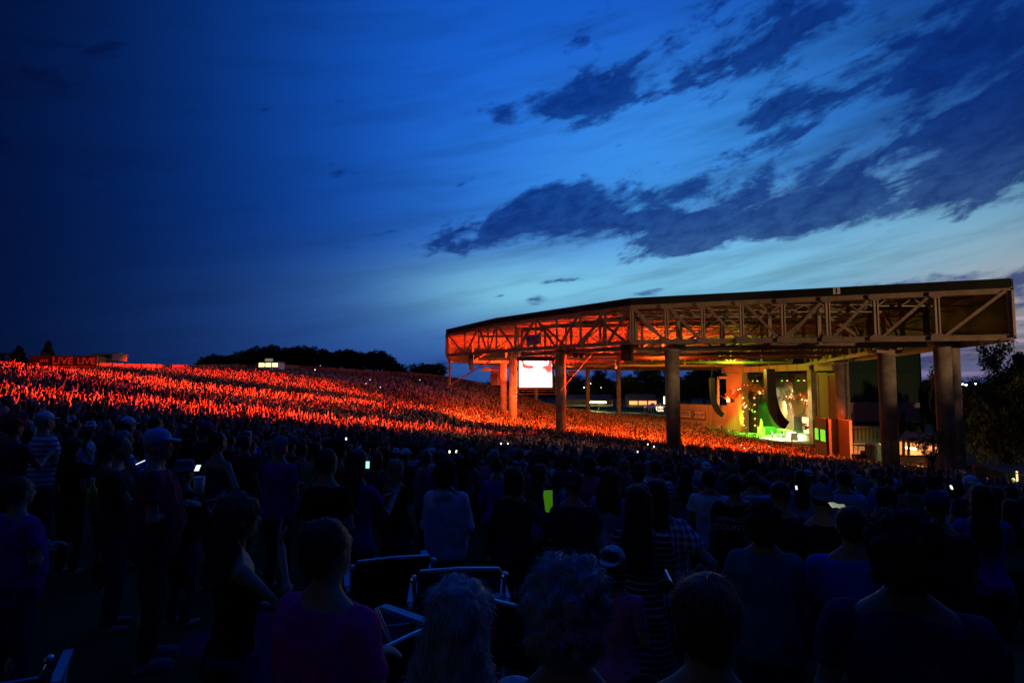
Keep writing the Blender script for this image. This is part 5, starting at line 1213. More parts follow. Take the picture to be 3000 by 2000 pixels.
def popup(px, py, D, w, m_, label):
    e = empty('canopy_tent', P(px, py, D), label=label, cat='tent'); g = MB(); g.add([(-w / 2, -w / 2, 2), (w / 2, -w / 2, 2), (w / 2, w / 2, 2), (-w / 2, w / 2, 2), (0, 0, 2.9), (-w / 2, -w / 2, 1.75), (w / 2, -w / 2, 1.75), (w / 2, w / 2, 1.75), (-w / 2, w / 2, 1.75)], [(0, 1, 4), (1, 2, 4), (2, 3, 4), (3, 0, 4), (0, 5, 6, 1), (1, 6, 7, 2), (2, 7, 8, 3), (3, 8, 5, 0)]); g.obj('canopy', m_, e)
    for sx_ in (-1, 1):
        for sy_ in (-1, 1): MB().bar((sx_ * w / 2, sy_ * w / 2, -.4), (sx_ * w / 2, sy_ * w / 2, 1.9), .06).obj('leg', M['alu'], e)
popup(1900, 1207, 228, 3.0, M['white'], 'white canopy tent left of the striped tent'); popup(1912, 1200, 242, 2.6, mat('violet_canvas', (.35, .2, .6), .8, .1), 'violet canopy tent behind the white one')
ls = MB().box((0, 0, 0), (.5, .3, 3)).obj('lit_pylon', glow('panel_glow', (.8, 1, .45), 2.2)); ls.location = P(1946, 1172, 236); tag(ls, 'tall narrow pale green light panel left of the round column', 'sign')
# street lamps and other distant lights
def lamp(px, py, D, r, m_, label, post=True):
    p = P(px, py, D); e = empty('street_lamp', (p.x, D, H(p.x, D)), label=label, cat='street lamp', group='distant lamps'); z = p.z - e.location.z
    MB().tube([(0, 0, 0), (0, 0, z)], [r * .35, r * .2], 6).obj('pole', M['dkmetal'], e); MB().ball((0, 0, z), (r, r, r * .7), 8, 6).obj('lamp_head', m_, e); MB().box((0, 0, z + r * .8), (r * 1.6, r * 1.6, r * .25)).obj('hood', M['dkmetal'], e)
LM = M['cool']; far_l = [(1701, 1123, 300), (1731, 1123, 330), (1742, 1118, 420), (1767, 1119, 420), (1885, 1119, 380), (1903, 1118, 430), (1914, 1122, 360), (1711, 1134, 280), (1762, 1135, 300), (1926, 1138, 300), (1935, 1119, 420), (2066, 1133, 300), (2011, 1120, 400), (2002, 1129, 380)]
for i, (px, py, D) in enumerate(far_l): lamp(px, py, D, .26 + .16 * (i % 3 == 0), LM, f'small pale street lamp beyond the plaza, {ORD[i]} of the far ones')
for i, (px, py, D) in enumerate([(2735, 1122, 200), (2819, 1125, 190), (2830, 1127, 190), (2858, 1124, 220), (2718, 1149, 150), (2905, 1149, 130)]): lamp(px, py, D, .32, LM, f'pale street lamp right of the paired columns, {ORD[i]} of six')
def strip(name, px0, px1, py, D, h, m_, label, cat):
    a, b = P(px0, py, D), P(px1, py, D); e = empty(name, ((a.x + b.x) / 2, D, a.z), label=label, cat=cat); w = b.x - a.x
    MB().box((0, 0, 0), (w, .2, h)).obj('lit_panel', m_, e); MB().box((0, .15, h * .9), (w * 1.1, .5, h * .5)).obj('hood', M['dkmetal'], e); return e
strip('light_strip', 2697, 2722, 1201, 130, .35, LM, 'bright white light strip on the dark building behind the paired columns', 'light fitting')
strip('light_strip', 2697, 2740, 1210, 128, .14, LM, 'thin white light strip below the brighter one', 'light fitting')
strip('light_strip', 2718, 2745, 1179, 140, .2, LM, 'faint dotted light strip above the brighter one', 'light fitting')
shed('ticket_booth', 2925, 2962, 1186, 1204, 92, 3, M['wood'], M['roofing'], 'little porch with yellow light among the dark trees at right', glow('porch_glow', (1, .7, .2), .5), .3, n=2)
sc_ = strip('lit_kiosk_sign', 2982, 2998, 1203, 70, .5, glow('kiosk_glow', (.5, .6, 1), 1.5), 'small bluish lit sign at the right picture edge', 'sign')
kb = shed('kiosk', 2950, 3040, 1385, 1450, 34, 3, M['wood'], M['roofing'], 'dark wooden kiosk with a bright greenish doorway at the right picture edge', None, .2, 'kiosk')
MB().box((.55, -.1, .85), (.5, .05, 1.0)).obj('lit_doorway', glow('doorway_glow', (.8, 1, .45), 3.), kb); MB().box((-.35, -.1, .9), (.08, .05, .9)).obj('lit_jamb', glow('jamb_glow', (1, .8, .3), 1.2), kb)
no = MB().box((0, 0, 0), (.9, .03, 1.)).obj('notice', M['white']); no.location = P(2816, 1392, 53); tag(no, 'small pale notice on the corner of the square column plinth', 'notice')

# ================================================================ stage
def SPT(px, py, b):
    k = (px - 1500) / F; o = S(0, b); a = (k * o.y - o.x) / (fx.x - k * fx.y); q = S(a, b); return a, ZP(py, q.y) - FL
stage = empty('stage', S(12, 4, 0), label='wide grey stage deck lit green', cat='stage'); RZ = SRZ
def T_(o, par): o.parent = par; o.matrix_parent_inverse = Matrix.Translation(-par.location); return o
M['stagefloor'] = mat('stage_deck', (.42, .44, .42), .35, .15, .6, spec=.5)
g = MB(); sbox(g, -13, WID + 2, -5, 17.5, -1.9, 0); T_(g.obj('deck', M['stagefloor'], None), stage)
g = MB(); sbox(g, -13, WID + 2, -5.06, -5, -1.9, -.1); T_(g.obj('skirt', M['black'], None), stage)
g = MB(); sbox(g, 7, 15, -8.5, -5.1, -1.9, -.25); T_(g.obj('thrust', M['stagefloor'], None), stage)
def sobj(name, a, b, c, label, cat, group=None): e = empty(name, S(a, b, c), SRZ, label=label, cat=cat, group=group); return e
# local frame of sobj: x = along opening toward camera, y = into the stage
e = sobj('cyclorama', SPT(2268, 1200, 13.5)[0], 13.5, 0, 'pale curved backcloth behind the band with green light patches', 'backdrop')
M['cloth'] = mat('backcloth', (.62, .58, .50), .9, .1, .4)
g = MB(); q = []
for k in range(25): t = k / 24; q.append(((t - .5) * 26, -6 * (2 * t - 1) ** 2 * .6))
vs = [(x, y, 0) for x, y in q] + [(x, y, 12.5) for x, y in q]; g.add(vs, [(k, k + 1, 26 + k, 25 + k) for k in range(24)]); g.obj('cloth', M['cloth'], e, True)
e = sobj('round_backdrop', SPT(2272, 1205, 9)[0], 9, SPT(2272, 1205, 9)[1], 'large round white disc hanging behind the band', 'backdrop')
g = MB(); g.ball((0, 0, 0), (4.3, .35, 4.1), 40, 20); g.obj('disc', mat('disc_cloth', (.75, .70, .64), .8, .05, 1), e, True)
e = sobj('lit_tower', SPT(2360, 1200, 4.2)[0], 4.2, 0, 'glowing white fabric tower beside the right stage pillar', 'backdrop')
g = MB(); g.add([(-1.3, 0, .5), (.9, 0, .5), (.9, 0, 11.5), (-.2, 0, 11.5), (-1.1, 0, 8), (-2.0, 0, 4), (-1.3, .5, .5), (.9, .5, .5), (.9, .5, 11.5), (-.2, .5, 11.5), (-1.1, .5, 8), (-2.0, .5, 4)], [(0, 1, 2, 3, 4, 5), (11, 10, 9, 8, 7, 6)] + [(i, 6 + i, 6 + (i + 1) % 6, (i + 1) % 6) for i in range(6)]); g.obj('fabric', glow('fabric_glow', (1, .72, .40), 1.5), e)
e = sobj('black_drape', SPT(2203, 1200, 1.6)[0], 1.6, 0, 'tall black stage drape behind the string of red bulbs', 'drape')
g = MB(); n_ = 24; vs = [((k / n_ - .5) * 4.4, .12 * (-1) ** k, 0) for k in range(n_ + 1)]; g.add([(x, y, 0) for x, y, _ in vs] + [(x, y, 13.5) for x, y, _ in vs], [(k, k + 1, n_ + 2 + k, n_ + 1 + k) for k in range(n_)]); g.obj('cloth', M['black'], e)
e = sobj('lighting_truss', 12.7, 1.4, HS - 2.4, 'dark lighting truss across the top of the stage opening', 'truss')
g = MB()
for y_ in (-.4, .4):
    for z_ in (-.4, .4): g.bar((-12, y_, z_), (12, y_, z_), .09)
for k in range(24): g.bar((-12 + k, -.4, -.4), (-11.5 + k, -.4, .4), .05); g.bar((-11.5 + k, -.4, .4), (-11 + k, -.4, -.4), .05)
g.obj('truss_frame', M['dkmetal'], e)
M['glamp'] = glow('green_stage_lamp', (.15, 1, .1), 5); M['rlamp'] = glow('red_bulb', (1, .16, .08), 5); M['wlamp'] = glow('warm_bulb', (1, .55, .25), 5)
for k in range(12):
    x_ = -11 + k * 2; g = MB(); g.tube([(x_, 0, -.5), (x_, -.15, -1.0)], [.2, .28], 10); o = g.obj('stage_lamp', M['dkmetal'], e)
    g = MB(); g.ball((x_, -.17, -1.02), (.22, .22, .07), 8, 4); g.obj('lens', M['glamp'] if k % 3 == 0 else (M['wlamp'] if k % 3 == 1 else M['dkmetal']), o)
# strings of bulbs
for (px, b_, ys, lb) in ((2174, -.9, (1165, 1186, 1205.5, 1225, 1245), 'vertical string of small warm bulbs on the left stage pillar'), (2207, .9, (1165, 1185, 1205.5, 1226, 1246), 'vertical string of red glowing bulbs before the black drape')):
    a_, c0 = SPT(px, ys[0], b_); e = sobj('bulb_string', a_, b_, 0, lb, 'string lights'); cs_ = [SPT(px, y, b_)[1] for y in ys]
    g = MB(); g.tube([(0, 0, cs_[-1] - .4), (0, 0, HS - 2)], .03, 5); g.obj('cord', M['black'], e)
    for c_ in cs_: g = MB(); g.ball((0, 0, c_), .20 if b_ > 0 else .15, 10, 8); g.obj('bulb', M['rlamp'] if b_ > 0 else M['wlamp'], e)
# hanging branch sculptures with bulbs
M['branch'] = mat('painted_branches', (.45, .2, .06), .6, .3, 3); M['gleaf'] = mat('painted_green_leaves', (.22, .40, .06), .6, .3, 3)
def sculpture(pts, b_, seed, nb, label, m2):
    P_ = [SPT(px, py, b_) for px, py in pts]; a0, c0 = P_[0]; e = sobj('branch_sculpture', a0, b_, c0, label, 'stage decoration', 'hanging branch sculptures'); r = random.Random(seed); g = MB(); L = MB()
    path = [V((a - a0, 0, c - c0)) for a, c in P_]
    for k in range(nb):
        t = r.random() * (len(path) - 1); i = int(t); p = path[i].lerp(path[i + 1], t - i) + V((r.uniform(-.5, .5), r.uniform(-.8, .8), r.uniform(-.7, .7)))
        d = V((r.uniform(-1, 1), r.uniform(-.6, .6), r.uniform(-1, 1))).normalized() * r.uniform(.5, 1.3); q_ = p + d * .5 + V((r.uniform(-.3, .3), 0, r.uniform(-.3, .3)))
        g.tube([p, q_, p + d], [.07, .05, .025], 5); L.ball(p + d, (r.uniform(.10, .22), .08, r.uniform(.12, .28)), 6, 4)
    g.tube(path, .08, 6); g.obj('branches', M['branch'], e); L.obj('leaves', m2, e)
    for k in range(7):
        t = r.random() * (len(path) - 1); i = int(t); p = path[i].lerp(path[i + 1], t - i) + V((0, -.6, r.uniform(-.6, .6))); g = MB(); g.ball(p, r.uniform(.09, .17), 8, 6); g.obj('bulb', M['rlamp'] if k % 2 else M['wlamp'], e)
sculpture([(2127, 1168), (2140, 1158), (2158, 1146), (2180, 1138)], -1.2, 1, 90, 'orange branch sculpture with bulbs before the left stage side wall', M['branch'])
sculpture([(2180, 1128), (2200, 1134), (2225, 1146), (2245, 1150)], 0.4, 2, 110, 'orange branch sculpture with bulbs above the drape and backcloth', M['branch'])
sculpture([(2176, 1182), (2186, 1188), (2196, 1192)], -1.0, 5, 40, 'small tangled branch cluster hanging on the stage pillar', M['gleaf'])
sculpture([(2286, 1150), (2300, 1166), (2316, 1158), (2330, 1168)], 1.0, 3, 100, 'green and gold branch sculpture right of the big speaker array', M['gleaf'])
sculpture([(2335, 1166), (2350, 1162), (2368, 1172), (2366, 1190)], 1.0, 4, 110, 'bright branch sculpture with many bulbs next to the right pillar', M['branch'])
e = sobj('flood_lamp', SPT(2131, 1172, -1.6)[0], -1.6, SPT(2131, 1172, -1.6)[1], 'glaring red-orange flood lamp left of the stage', 'stage lamp')
MB().ball((0, 0, 0), .42, 12, 8).obj('lens', glow('flood_glow', (1, .30, .06), 30), e); MB().box((0, .5, 0), (.8, .6, .8)).obj('housing', M['dkmetal'], e)
# line arrays
def crv(n_, total): w = [(i / n_) ** 1.6 for i in range(n_)]; s_ = sum(w); return [total * x / s_ for x in w]
box_array('line_array', 2086, 1112, 137, 15, 1.25, .58, .95, crv(15, .98), PI / 2, 'curved hanging speaker column left of the stage, edge lit red')
box_array('line_array', 2254, 1086, 119, 18, 1.5, .64, 1.7, crv(18, .95), PI / 2, 'big black curved speaker column hanging in front of the stage')
e = sobj('cable_loop', SPT(2300, 1175, -2)[0], -2, SPT(2300, 1175, -2)[1], 'dark drooping cable loop right of the big speaker column', 'cable')
pts = [V(((SPT(px, 1175, -2)[0] - SPT(2300, 1175, -2)[0]), 0, SPT(px, py, -2)[1] - SPT(2300, 1175, -2)[1])) for px, py in ((2302, 1175), (2310, 1195), (2322, 1212), (2334, 1217), (2346, 1212), (2354, 1196), (2358, 1170))]
MB().tube(pts, .07, 6).obj('cable', M['black'], e)
# equipment on stage
def at_px(px, py, b_): a_, c_ = SPT(px, py, b_); return a_, c_
def gear(name, px0, px1, y0, y1, b_, dep, m_, label, cat, grille=None, group=None, base=0.):
    a0, c1 = SPT(px0, y0, b_); a1, c0 = SPT(px1, y1, b_); w = a1 - a0; h = (SPT((px0 + px1) / 2, y0, b_)[1] - SPT((px0 + px1) / 2, y1, b_)[1]); e = sobj(name, (a0 + a1) / 2, b_, base, label, cat, group); lift = max(0, h)
    g = MB(); g.box((0, dep / 2, lift / 2), (w, dep, lift)); g.obj('cabinet', m_, e)
    if grille: MB().box((0, -.03, lift / 2), (w * .86, .05, lift * .82)).obj('grille', grille, e)
    f_ = MB()
    for s_ in (-1, 1): f_.box((s_ * w * .46, -.04, lift / 2), (w * .05, .07, lift * .98)); f_.box((0, -.04, lift / 2 + s_ * lift * .46), (w * .92, .07, lift * .05))
    f_.obj('frame', M['white'], e); return e
M['gpaint'] = mat('green_riser', (.10, .45, .12), .6, .1); M['amber'] = mat('amber_panel', (.7, .3, .12), .6, .3, 1.5); M['cream'] = mat('cream_panel', (.7, .68, .6), .7, .15, 1.2); M['grille'] = mat('amp_grille', (.14, .16, .12), .9, .2, 6)
gear('riser', 2197, 2213, 1259, 1276, 2.0, 3, M['gpaint'], 'green stage riser with an amber leaf panel', 'riser', M['amber'])
gear('riser', 2214, 2236, 1258, 1279, 1.0, 3, M['gpaint'], 'green stage riser with a round cream panel', 'riser', M['cream'])
gear('amplifier', 2271, 2287, 1253, 1272, 3.0, 1.2, M['cream'], 'cream amplifier cabinet with dark grille, left of two', 'amplifier', M['grille'])
gear('amplifier', 2290, 2307, 1253, 1271, 3.0, 1.2, M['cream'], 'cream amplifier cabinet with dark grille, right of two', 'amplifier', M['grille'])
gear('amplifier', 2266, 2283, 1276, 1287, -1.0, 1, M['grille'], 'low dark monitor cabinet near the stage centre', 'amplifier')
gear('riser', 2325, 2375, 1280, 1296, 1.5, 4, M['gpaint'], 'wide drum riser with pale panels on its front', 'riser', M['cream'])
gear('organ', 2297, 2313, 1275, 1298, -1.8, 1.4, M['cream'], 'white organ glaring in the stage light', 'organ', M['cream'])
gear('road_case', 2331, 2374, 1291, 1316, -4.6, 1.6, M['black'], 'black road case at the front right of the stage', 'case', M['dkmetal'], base=-1.9)
gear('mixing_desk', 2086, 2102, 1247, 1262, 1.5, 1.5, M['black'], 'dark mixing desk at the left end of the stage', 'desk', M['grille'])
# drum kit
a_, c_ = SPT(2349, 1282, 3); dk = sobj('drum_kit', a_, 3.2, 2.0, 'red and white drum kit on the riser at the right of the stage', 'drum kit'); M['drum'] = mat('red_drum_shell', (.6, .05, .04), .3, .1); M['brass'] = mat('brass_cymbal', (.8, .6, .2), .3, .1, metal=.9)
for (x_, y_, z_, r_, l_, ax) in ((0, 0, .5, .5, .6, 'y'), (-.8, .3, .9, .28, .35, 'z'), (-.35, -.1, 1.3, .24, .3, 'z'), (.35, -.1, 1.3, .24, .3, 'z'), (.95, .4, .6, .36, .5, 'z')):
    g = MB(); d = V((0, l_ / 2, 0)) if ax == 'y' else V((0, 0, l_ / 2)); c_ = V((x_, y_, z_)); g.tube([c_ - d, c_ + d], r_, 20); o = g.obj('drum', M['drum'], dk, True)
    g = MB(); g.tube([c_ - d * 1.06, c_ - d], r_ * .97, 20); g.tube([c_ + d, c_ + d * 1.06], r_ * .97, 20) if ax == 'z' else None; g.obj('drum_head', M['white'], o)
for (x_, z_) in ((-1.1, 1.7), (1.0, 1.75), (.4, 1.95)):
    g = MB(); g.rings([(x_, .2, z_, .36, .36), (x_, .2, z_ + .04, .08, .08)], 18); o = g.obj('cymbal', M['brass'], dk); MB().tube([(x_, .2, -.0), (x_, .2, z_)], .025, 6).obj('stand', M['alu'], o)
# leaf prop
a_, c_ = SPT(2233, 1246, 1.5); e = sobj('leaf_prop', a_, .8, 0, 'tall pale green leaf-shaped prop on a stalk', 'stage prop'); g = MB()
z0 = c_ - 1.9; prof = [(.0, z0 + 3.6), (.30, z0 + 3.1), (.55, z0 + 2.4), (.62, z0 + 1.7), (.45, z0 + 1.0), (.12, z0 + .6)]; pts = [(x, -.08, z) for x, z in prof] + [(-x, -.08, z) for x, z in prof[::-1][:-1]]
g.prism(pts, (0, .16, 0)); g.obj('leaf', mat('pale_leaf', (.65, .7, .35), .7, .2, 2), e); g = MB(); g.tube([(0, 0, 0), (.05, 0, z0 + .8)], .07, 8); g.ball((0, 0, .1), (.4, .4, .12), 10, 6); g.obj('stalk', M['white'], e)
# microphones on stands
for px, lb in ((2256, 'thin microphone stand at the stage front, left one'), (2303, 'thin microphone stand at the stage front, right one')):
    a_, c_ = SPT(px, 1285, -3.2); e = sobj('microphone_stand', a_, -3.3, 0, lb, 'microphone stand', 'microphone stands'); MB().tube([(0, 0, 0), (0, 0, 1.5)], .02, 6).obj('stand', M['dkmetal'], e); MB().ball((0, -.05, 1.55), .05, 8, 6).obj('microphone', M['alu'], e)
# performers
def performer(px, b_, h, label, c0=0., dy=0., **k):
    a_, _ = SPT(px, 1270, b_); p = S(a_, b_, c0); e = person(p.x, p.y, h, SRZ + PI + dy, label=label, group='performers on the stage', **k); e.location.z = p.z; return e
performer(2181, -2.6, 1.8, 'performer with pale hair in a tan shirt playing at the left of the stage', sex='m', pose='hold', shirt='brown', style='long', hair='wavy', hairc='blond', bottom='denim', lean=-.15)
performer(2285, .4, 1.8, 'dark-clad guitarist with a big curly head standing before the amplifiers', sex='m', pose='hold', shirt='black', style='long', hair='curly', hairc='blond', bottom='black')
performer(2318, 1.4, 1.75, 'performer in black standing between amplifier and drum kit', sex='m', pose='hip', shirt='black', hair='long', hairc='brown', bottom='black')
performer(2256, -3.9, 1.8, 'singer in white at the front of the stage', sex='m', pose='oneup', shirt='white', style='long', hair='wavy', hairc='blond', bottom='grey')
performer(2312, -3.6, 1.72, 'performer in white beside the organ', sex='f', pose='front', shirt='white', style='long', hair='long', hairc='blond', bottom='grey')
performer(2352, 4.4, 1.72, 'drummer in a grey shirt behind the red kit', c0=2.0, sex='m', pose='clap', shirt='grey', hair='short', hairc='brown')
performer(2110, -1.5, 1.75, 'crew member in green light at the left end of the stage', sex='m', pose='phone', shirt='grey', hair='short', hairc='brown')

# ================================================================ things among the near crowd
def lawn_chair(px, py, D, rz, seatm, label, h=.84, tilt=0.):
    p = P(px, py, D); e = empty('lawn_chair', (p.x, D, p.z - h), rz, label=label, cat='folding chair', group='folding chairs on the near lawn'); e.rotation_euler = (tilt, 0, rz); w = .29; R_ = .0125
    up = lambda pts, n=0.: [V(q) for q in pts]
    bk = MB(); bk.tube([(-w, .02, .38), (-w, -.16, .78), (-w + .04, -.18, h), (0, -.185, h + .01), (w - .04, -.18, h), (w, -.16, .78), (w, .02, .38)], R_, 8); bk.obj('back_frame', M['alu'], e)
    st = MB(); st.tube([(-w, .45, .36), (-w, .02, .38)], R_, 8); st.tube([(w, .45, .36), (w, .02, .38)], R_, 8); st.tube([(-w, .45, .36), (w, .45, .36)], R_, 8); st.obj('seat_frame', M['alu'], e)
    for s_ in (-1, 1):
        MB().tube([(s_ * (w + .015), .46, .60), (s_ * (w + .015), .0, .02), ], R_, 8).obj('leg', M['alu'], e); MB().tube([(s_ * (w + .02), -.14, .60), (s_ * (w + .02), .36, .02)], R_, 8).obj('leg', M['alu'], e)
        a = MB(); a.box((s_ * (w + .02), .16, .615), (.055, .50, .022)); a.tube([(s_ * (w + .02), -.16, .61), (s_ * (w + .02), -.10, .61)], .014, 8); a.obj('armrest', M['arm'], e)
        j = MB(); j.ball((s_ * w, -.165, .79), .028, 10, 6); j.obj('joint', M['alu'], e)
    MB().tube([(-w, .0, .03), (w, .0, .03)], R_, 8).obj('ground_bar', M['alu'], e); MB().tube([(-w, .36, .03), (w, .36, .03)], R_, 8).obj('ground_bar', M['alu'], e)
    c = MB(); n_ = 8
    vs = [(x, -.16 + (.18) * (1 - t) + .03 * math.sin(t * 3.1), .38 + t * (h - .40)) for t in [k / n_ for k in range(n_ + 1)] for x in (-w + .02, 0, w - .02)]
    c.add(vs, [(k * 3 + q, k * 3 + q + 1, k * 3 + q + 4, k * 3 + q + 3) for k in range(n_) for q in (0, 1)]); c.obj('back_fabric', seatm, e, True)
    c = MB(); vs = [(x, .03 + t * .42, .375 - .03 * math.sin(t * 3.1)) for t in [k / 6 for k in range(7)] for x in (-w + .02, 0, w - .02)]; c.add(vs, [(k * 3 + q, k * 3 + q + 1, k * 3 + q + 4, k * 3 + q + 3) for k in range(6) for q in (0, 1)]); c.obj('seat_fabric', seatm, e, True); return e
M['arm'] = mat('pale_plastic', (.5, .55, .62), .5, .1); M['redfab'] = mat('dark_red_fabric', (.16, .015, .015), .9, .2); M['bluefab'] = mat('navy_fabric', (.015, .03, .10), .9, .2)
lawn_chair(1142, 1590, 4.7, .30, M['redfab'], 'empty folding chair with dark red fabric, nearest the blond woman', tilt=.15)
lawn_chair(1345, 1645, 4.1, .12, M['bluefab'], 'empty folding chair with navy fabric beneath the person in the white shirt')
lawn_chair(1500, 1735, 3.4, -.5, M['bluefab'], 'folding chair with one pale armrest showing behind the two bowed heads', h=.8)
lawn_chair(1135, 1835, 3.0, .9, M['bluefab'], 'folded-back chair in the dark between magenta shirt and wavy grey hair', h=.7)
lawn_chair(-25, 1975, 3.6, .5, M['bluefab'], 'folding chair at the lower left picture corner', h=.7)
# phones
def phone(px, py, D, rz, tilt, label, m_=None, s_=1.):
    e = empty('phone', P(px, py, D), rz, label=label, cat='phone', group='lit phones in the crowd'); e.rotation_euler = (tilt, 0, rz); e.scale = (s_, s_, s_)
    MB().box((0, 0, 0), (.07, .009, .14)).obj('case', M['black'], e); MB().box((0, -.006, 0), (.062, .003, .12)).obj('screen', m_ or M['pscreen'], e)
M['dot'] = glow('small_phone_screen', (1, .97, .8), 3.); M['pscreen'] = glow('phone_screen', (.75, .9, 1), 1.3)
phone(412, 1355, 5.1, -.9, -1.15, 'slanting white phone glow left of the maroon shirt', None, .6); phone(579, 1371, 5.4, .2, -.95, 'phone in front of the grey bucket hat', None, .62)
phone(1077, 1361, 5.3, .1, -.2, 'greenish lit phone raised by the woman in purple', glow('phone_green', (.35, 1, .7), 1.3), .5); phone(2333, 1428, 8.5, 0, -.2, 'tiny bright phone left of the mesh cap', None, .45)
for i, (px, py, D, lb) in enumerate([(1014, 1285, 11, 'warm speck of phone light below the fence stairs'), (1317, 1323, 11, 'left of two phones held low in front of the white-shirted man'), (1337, 1322, 11.2, 'right of two phones held low in front of the white-shirted man'), (1468, 1299, 18, 'phone dot at the lower edge of the red light, left of two'), (1488, 1299, 18, 'phone dot at the lower edge of the red light, right of two'),
        (1898, 1301, 26, 'phone dot left of the thick round column, upper one'), (1916, 1308, 24, 'phone dot left of the thick round column, middle one'), (1868, 1323, 18, 'phone dot left of the thick round column, lowest one'), (2172, 1303, 45, 'phone dot before the stage, left one'), (2181, 1312, 40, 'phone dot before the stage, middle one'), (2253, 1307, 45, 'phone dot before the stage, right one'), (2787, 1427, 7, 'phone dot in front of the paired columns')]):
    phone(px, py, D, rng.uniform(-.3, .3), rng.uniform(-1.1, -.5), lb, M['dot'], .28 + D * .012)
for i, (px, py, D, lb) in enumerate([(733, 1072, 160, 'white flash just left of the lit booth'), (923, 1083, 150, 'brightest white flash in the dark upper crowd'), (1072, 1123, 118, 'white flash in the upper crowd, left of a pair'), (1084, 1112, 130, 'white flash in the upper crowd, right of a pair'), (1114, 1134, 108, 'small flash above the red band near the roof corner'), (1230, 1113, 140, 'small flash left of the roof corner post'), (938, 1071, 165, 'tiny flash high in the dark crowd')]):
    phone(px, py, D, 0, 0, lb, M['dot'], 2.4 if 'brightest' in lb else 1.3)
# lime bag, booklet, bottle
e = empty('tote_bag', P(1607, 1466, 6.3), .2, label='lime green tote bag held low beside the backward cap', cat='bag'); g = MB(); g.rings([(.005, 0, -.115, .030, .02), (.004, 0, -.10, .040, .03), (0, 0, -.02, .044, .034), (-.006, .004, .06, .050, .026), (-.004, 0, .105, .046, .012)], 16); g.obj('bag_body', glow('lime_fabric_glow', (.16, .62, .01), .22), e, True)  # bag cloth emits faintly, its brightness is put into the material
g = MB(); g.tube([(-.035, 0, .10), (-.02, 0, .16), (.02, 0, .16), (.035, 0, .10)], .006, 6); g.obj('handle', M['black'], e)
e = empty('booklet', P(2455, 1481, 4.2), .1, label='open pale booklet with its glow put into the paper, right of the mesh cap', cat='booklet'); e.rotation_euler = (.5, .1, .1); e.scale = (.55, .55, .55)
g = MB(); n_ = 8; vs = [((k / n_ - .5) * .21, y_ * .05, .012 * math.sin(k / n_ * PI * 2)) for k in range(n_ + 1) for y_ in (-1, 1)]; g.add(vs, [(2 * k, 2 * k + 1, 2 * k + 3, 2 * k + 2) for k in range(n_)]); g.obj('pages', glow('booklet_paper_glow', (.75, .85, .5), .45), e, True)  # page glow is emission in the paper, no lamp shines on it
g = MB()
for k in range(5): g.box((0, -.035 + k * .018, .016), (.18, .003, .002))
g.obj('print', M['black'], e)
def drink(px, py, D, m_, name, label):
    e = empty(name, P(px, py, D), label=label, cat=name); g = MB(); g.rings([(0, 0, 0, .033, .033), (0, 0, .12, .033, .033), (0, 0, .15, .013, .013), (0, 0, .19, .013, .013)] if name == 'bottle' else [(0, 0, 0, .030, .030), (0, 0, .12, .042, .042)], 14); g.obj('vessel', m_, e, True)
    MB().rings([(0, 0, .19, .015, .015), (0, 0, .205, .015, .015)] if name == 'bottle' else [(0, 0, .118, .044, .044), (0, 0, .125, .044, .044)], 14).obj('lid', M['white'], e)
drink(268, 1480, 4.6, mat('yellow_drink', (.7, .45, .03), .3, .1), 'bottle', 'yellow bottle held low at the left of the maroon shirt'); drink(582, 1445, 4.6, M['white'], 'cup', 'white cup near the bucket hat')
e = empty('sunglasses', P(1948, 1716, 1.40), .2, label='glinting glasses on the dark-haired man at the bottom right', cat='glasses'); g = MB(); g.ball((0, 0, 0), (.022, .006, .016), 12, 8); g.obj('lens', M['glassdk'], e); g = MB(); g.tube([(.02, 0, 0), (.05, .10, .003)], .003, 6); g.obj('temple', M['alu'], e)

for i, (x_, y_, zt_, w_) in enumerate(((53.5, 11.5, 3.2, 8), (59.5, 14, 3.4, 7), (46, 9, 1.0, 7))):
    zb_ = H(x_, y_); e = empty('tree', (x_, y_, zb_), i * 1.3, label=['broad dark tree on the slope beside the flood light, left of three', 'broad dark tree on the slope beside the flood light, middle of three', 'lower dark tree on the slope beside the flood light'][i], cat='tree', group='trees outside the right picture edge'); h_ = EYE + zt_ - zb_
    e.scale = (w_ / 9, w_ / 9, h_ / 9.9); tm, me = TREES[i]
    for nm, d_ in (('trunk', tm), ('crown', me)): o = bpy.data.objects.new(nm, d_); COL.objects.link(o); o.parent = e

# blankets and a cooler on the near lawn
def on_lawn(name, px, D, rz, label, cat):
    x = XP(px, D); e = empty(name, (x, D, H(x, D)), rz, label=label, cat=cat); return e
for px, D, rz, c_, lb in ((1260, 6.6, .3, 'navy', 'rumpled navy blanket spread behind the folding chairs'), (820, 5.2, -.4, 'maroon', 'dark red blanket on the grass beside the broad man in black')):
    e = on_lawn('blanket', px, D, rz, lb, 'blanket'); g = MB(); n_ = 22; r = random.Random(px)
    vs = [((i / n_ - .5) * 1.7, (j / n_ - .5) * 1.5, .03 + .035 * abs(mnoise.noise(V((i * .35, j * .35, px)))) * 2) for j in range(n_ + 1) for i in range(n_ + 1)]
    g.add(vs, [(j * (n_ + 1) + i, j * (n_ + 1) + i + 1, (j + 1) * (n_ + 1) + i + 1, (j + 1) * (n_ + 1) + i) for j in range(n_) for i in range(n_)]); g.obj('cloth', CLOTH[c_], e, True)
e = on_lawn('cooler', 1085, 5.9, .5, 'white-lidded cooler box on the grass behind the nearest chair', 'cooler')
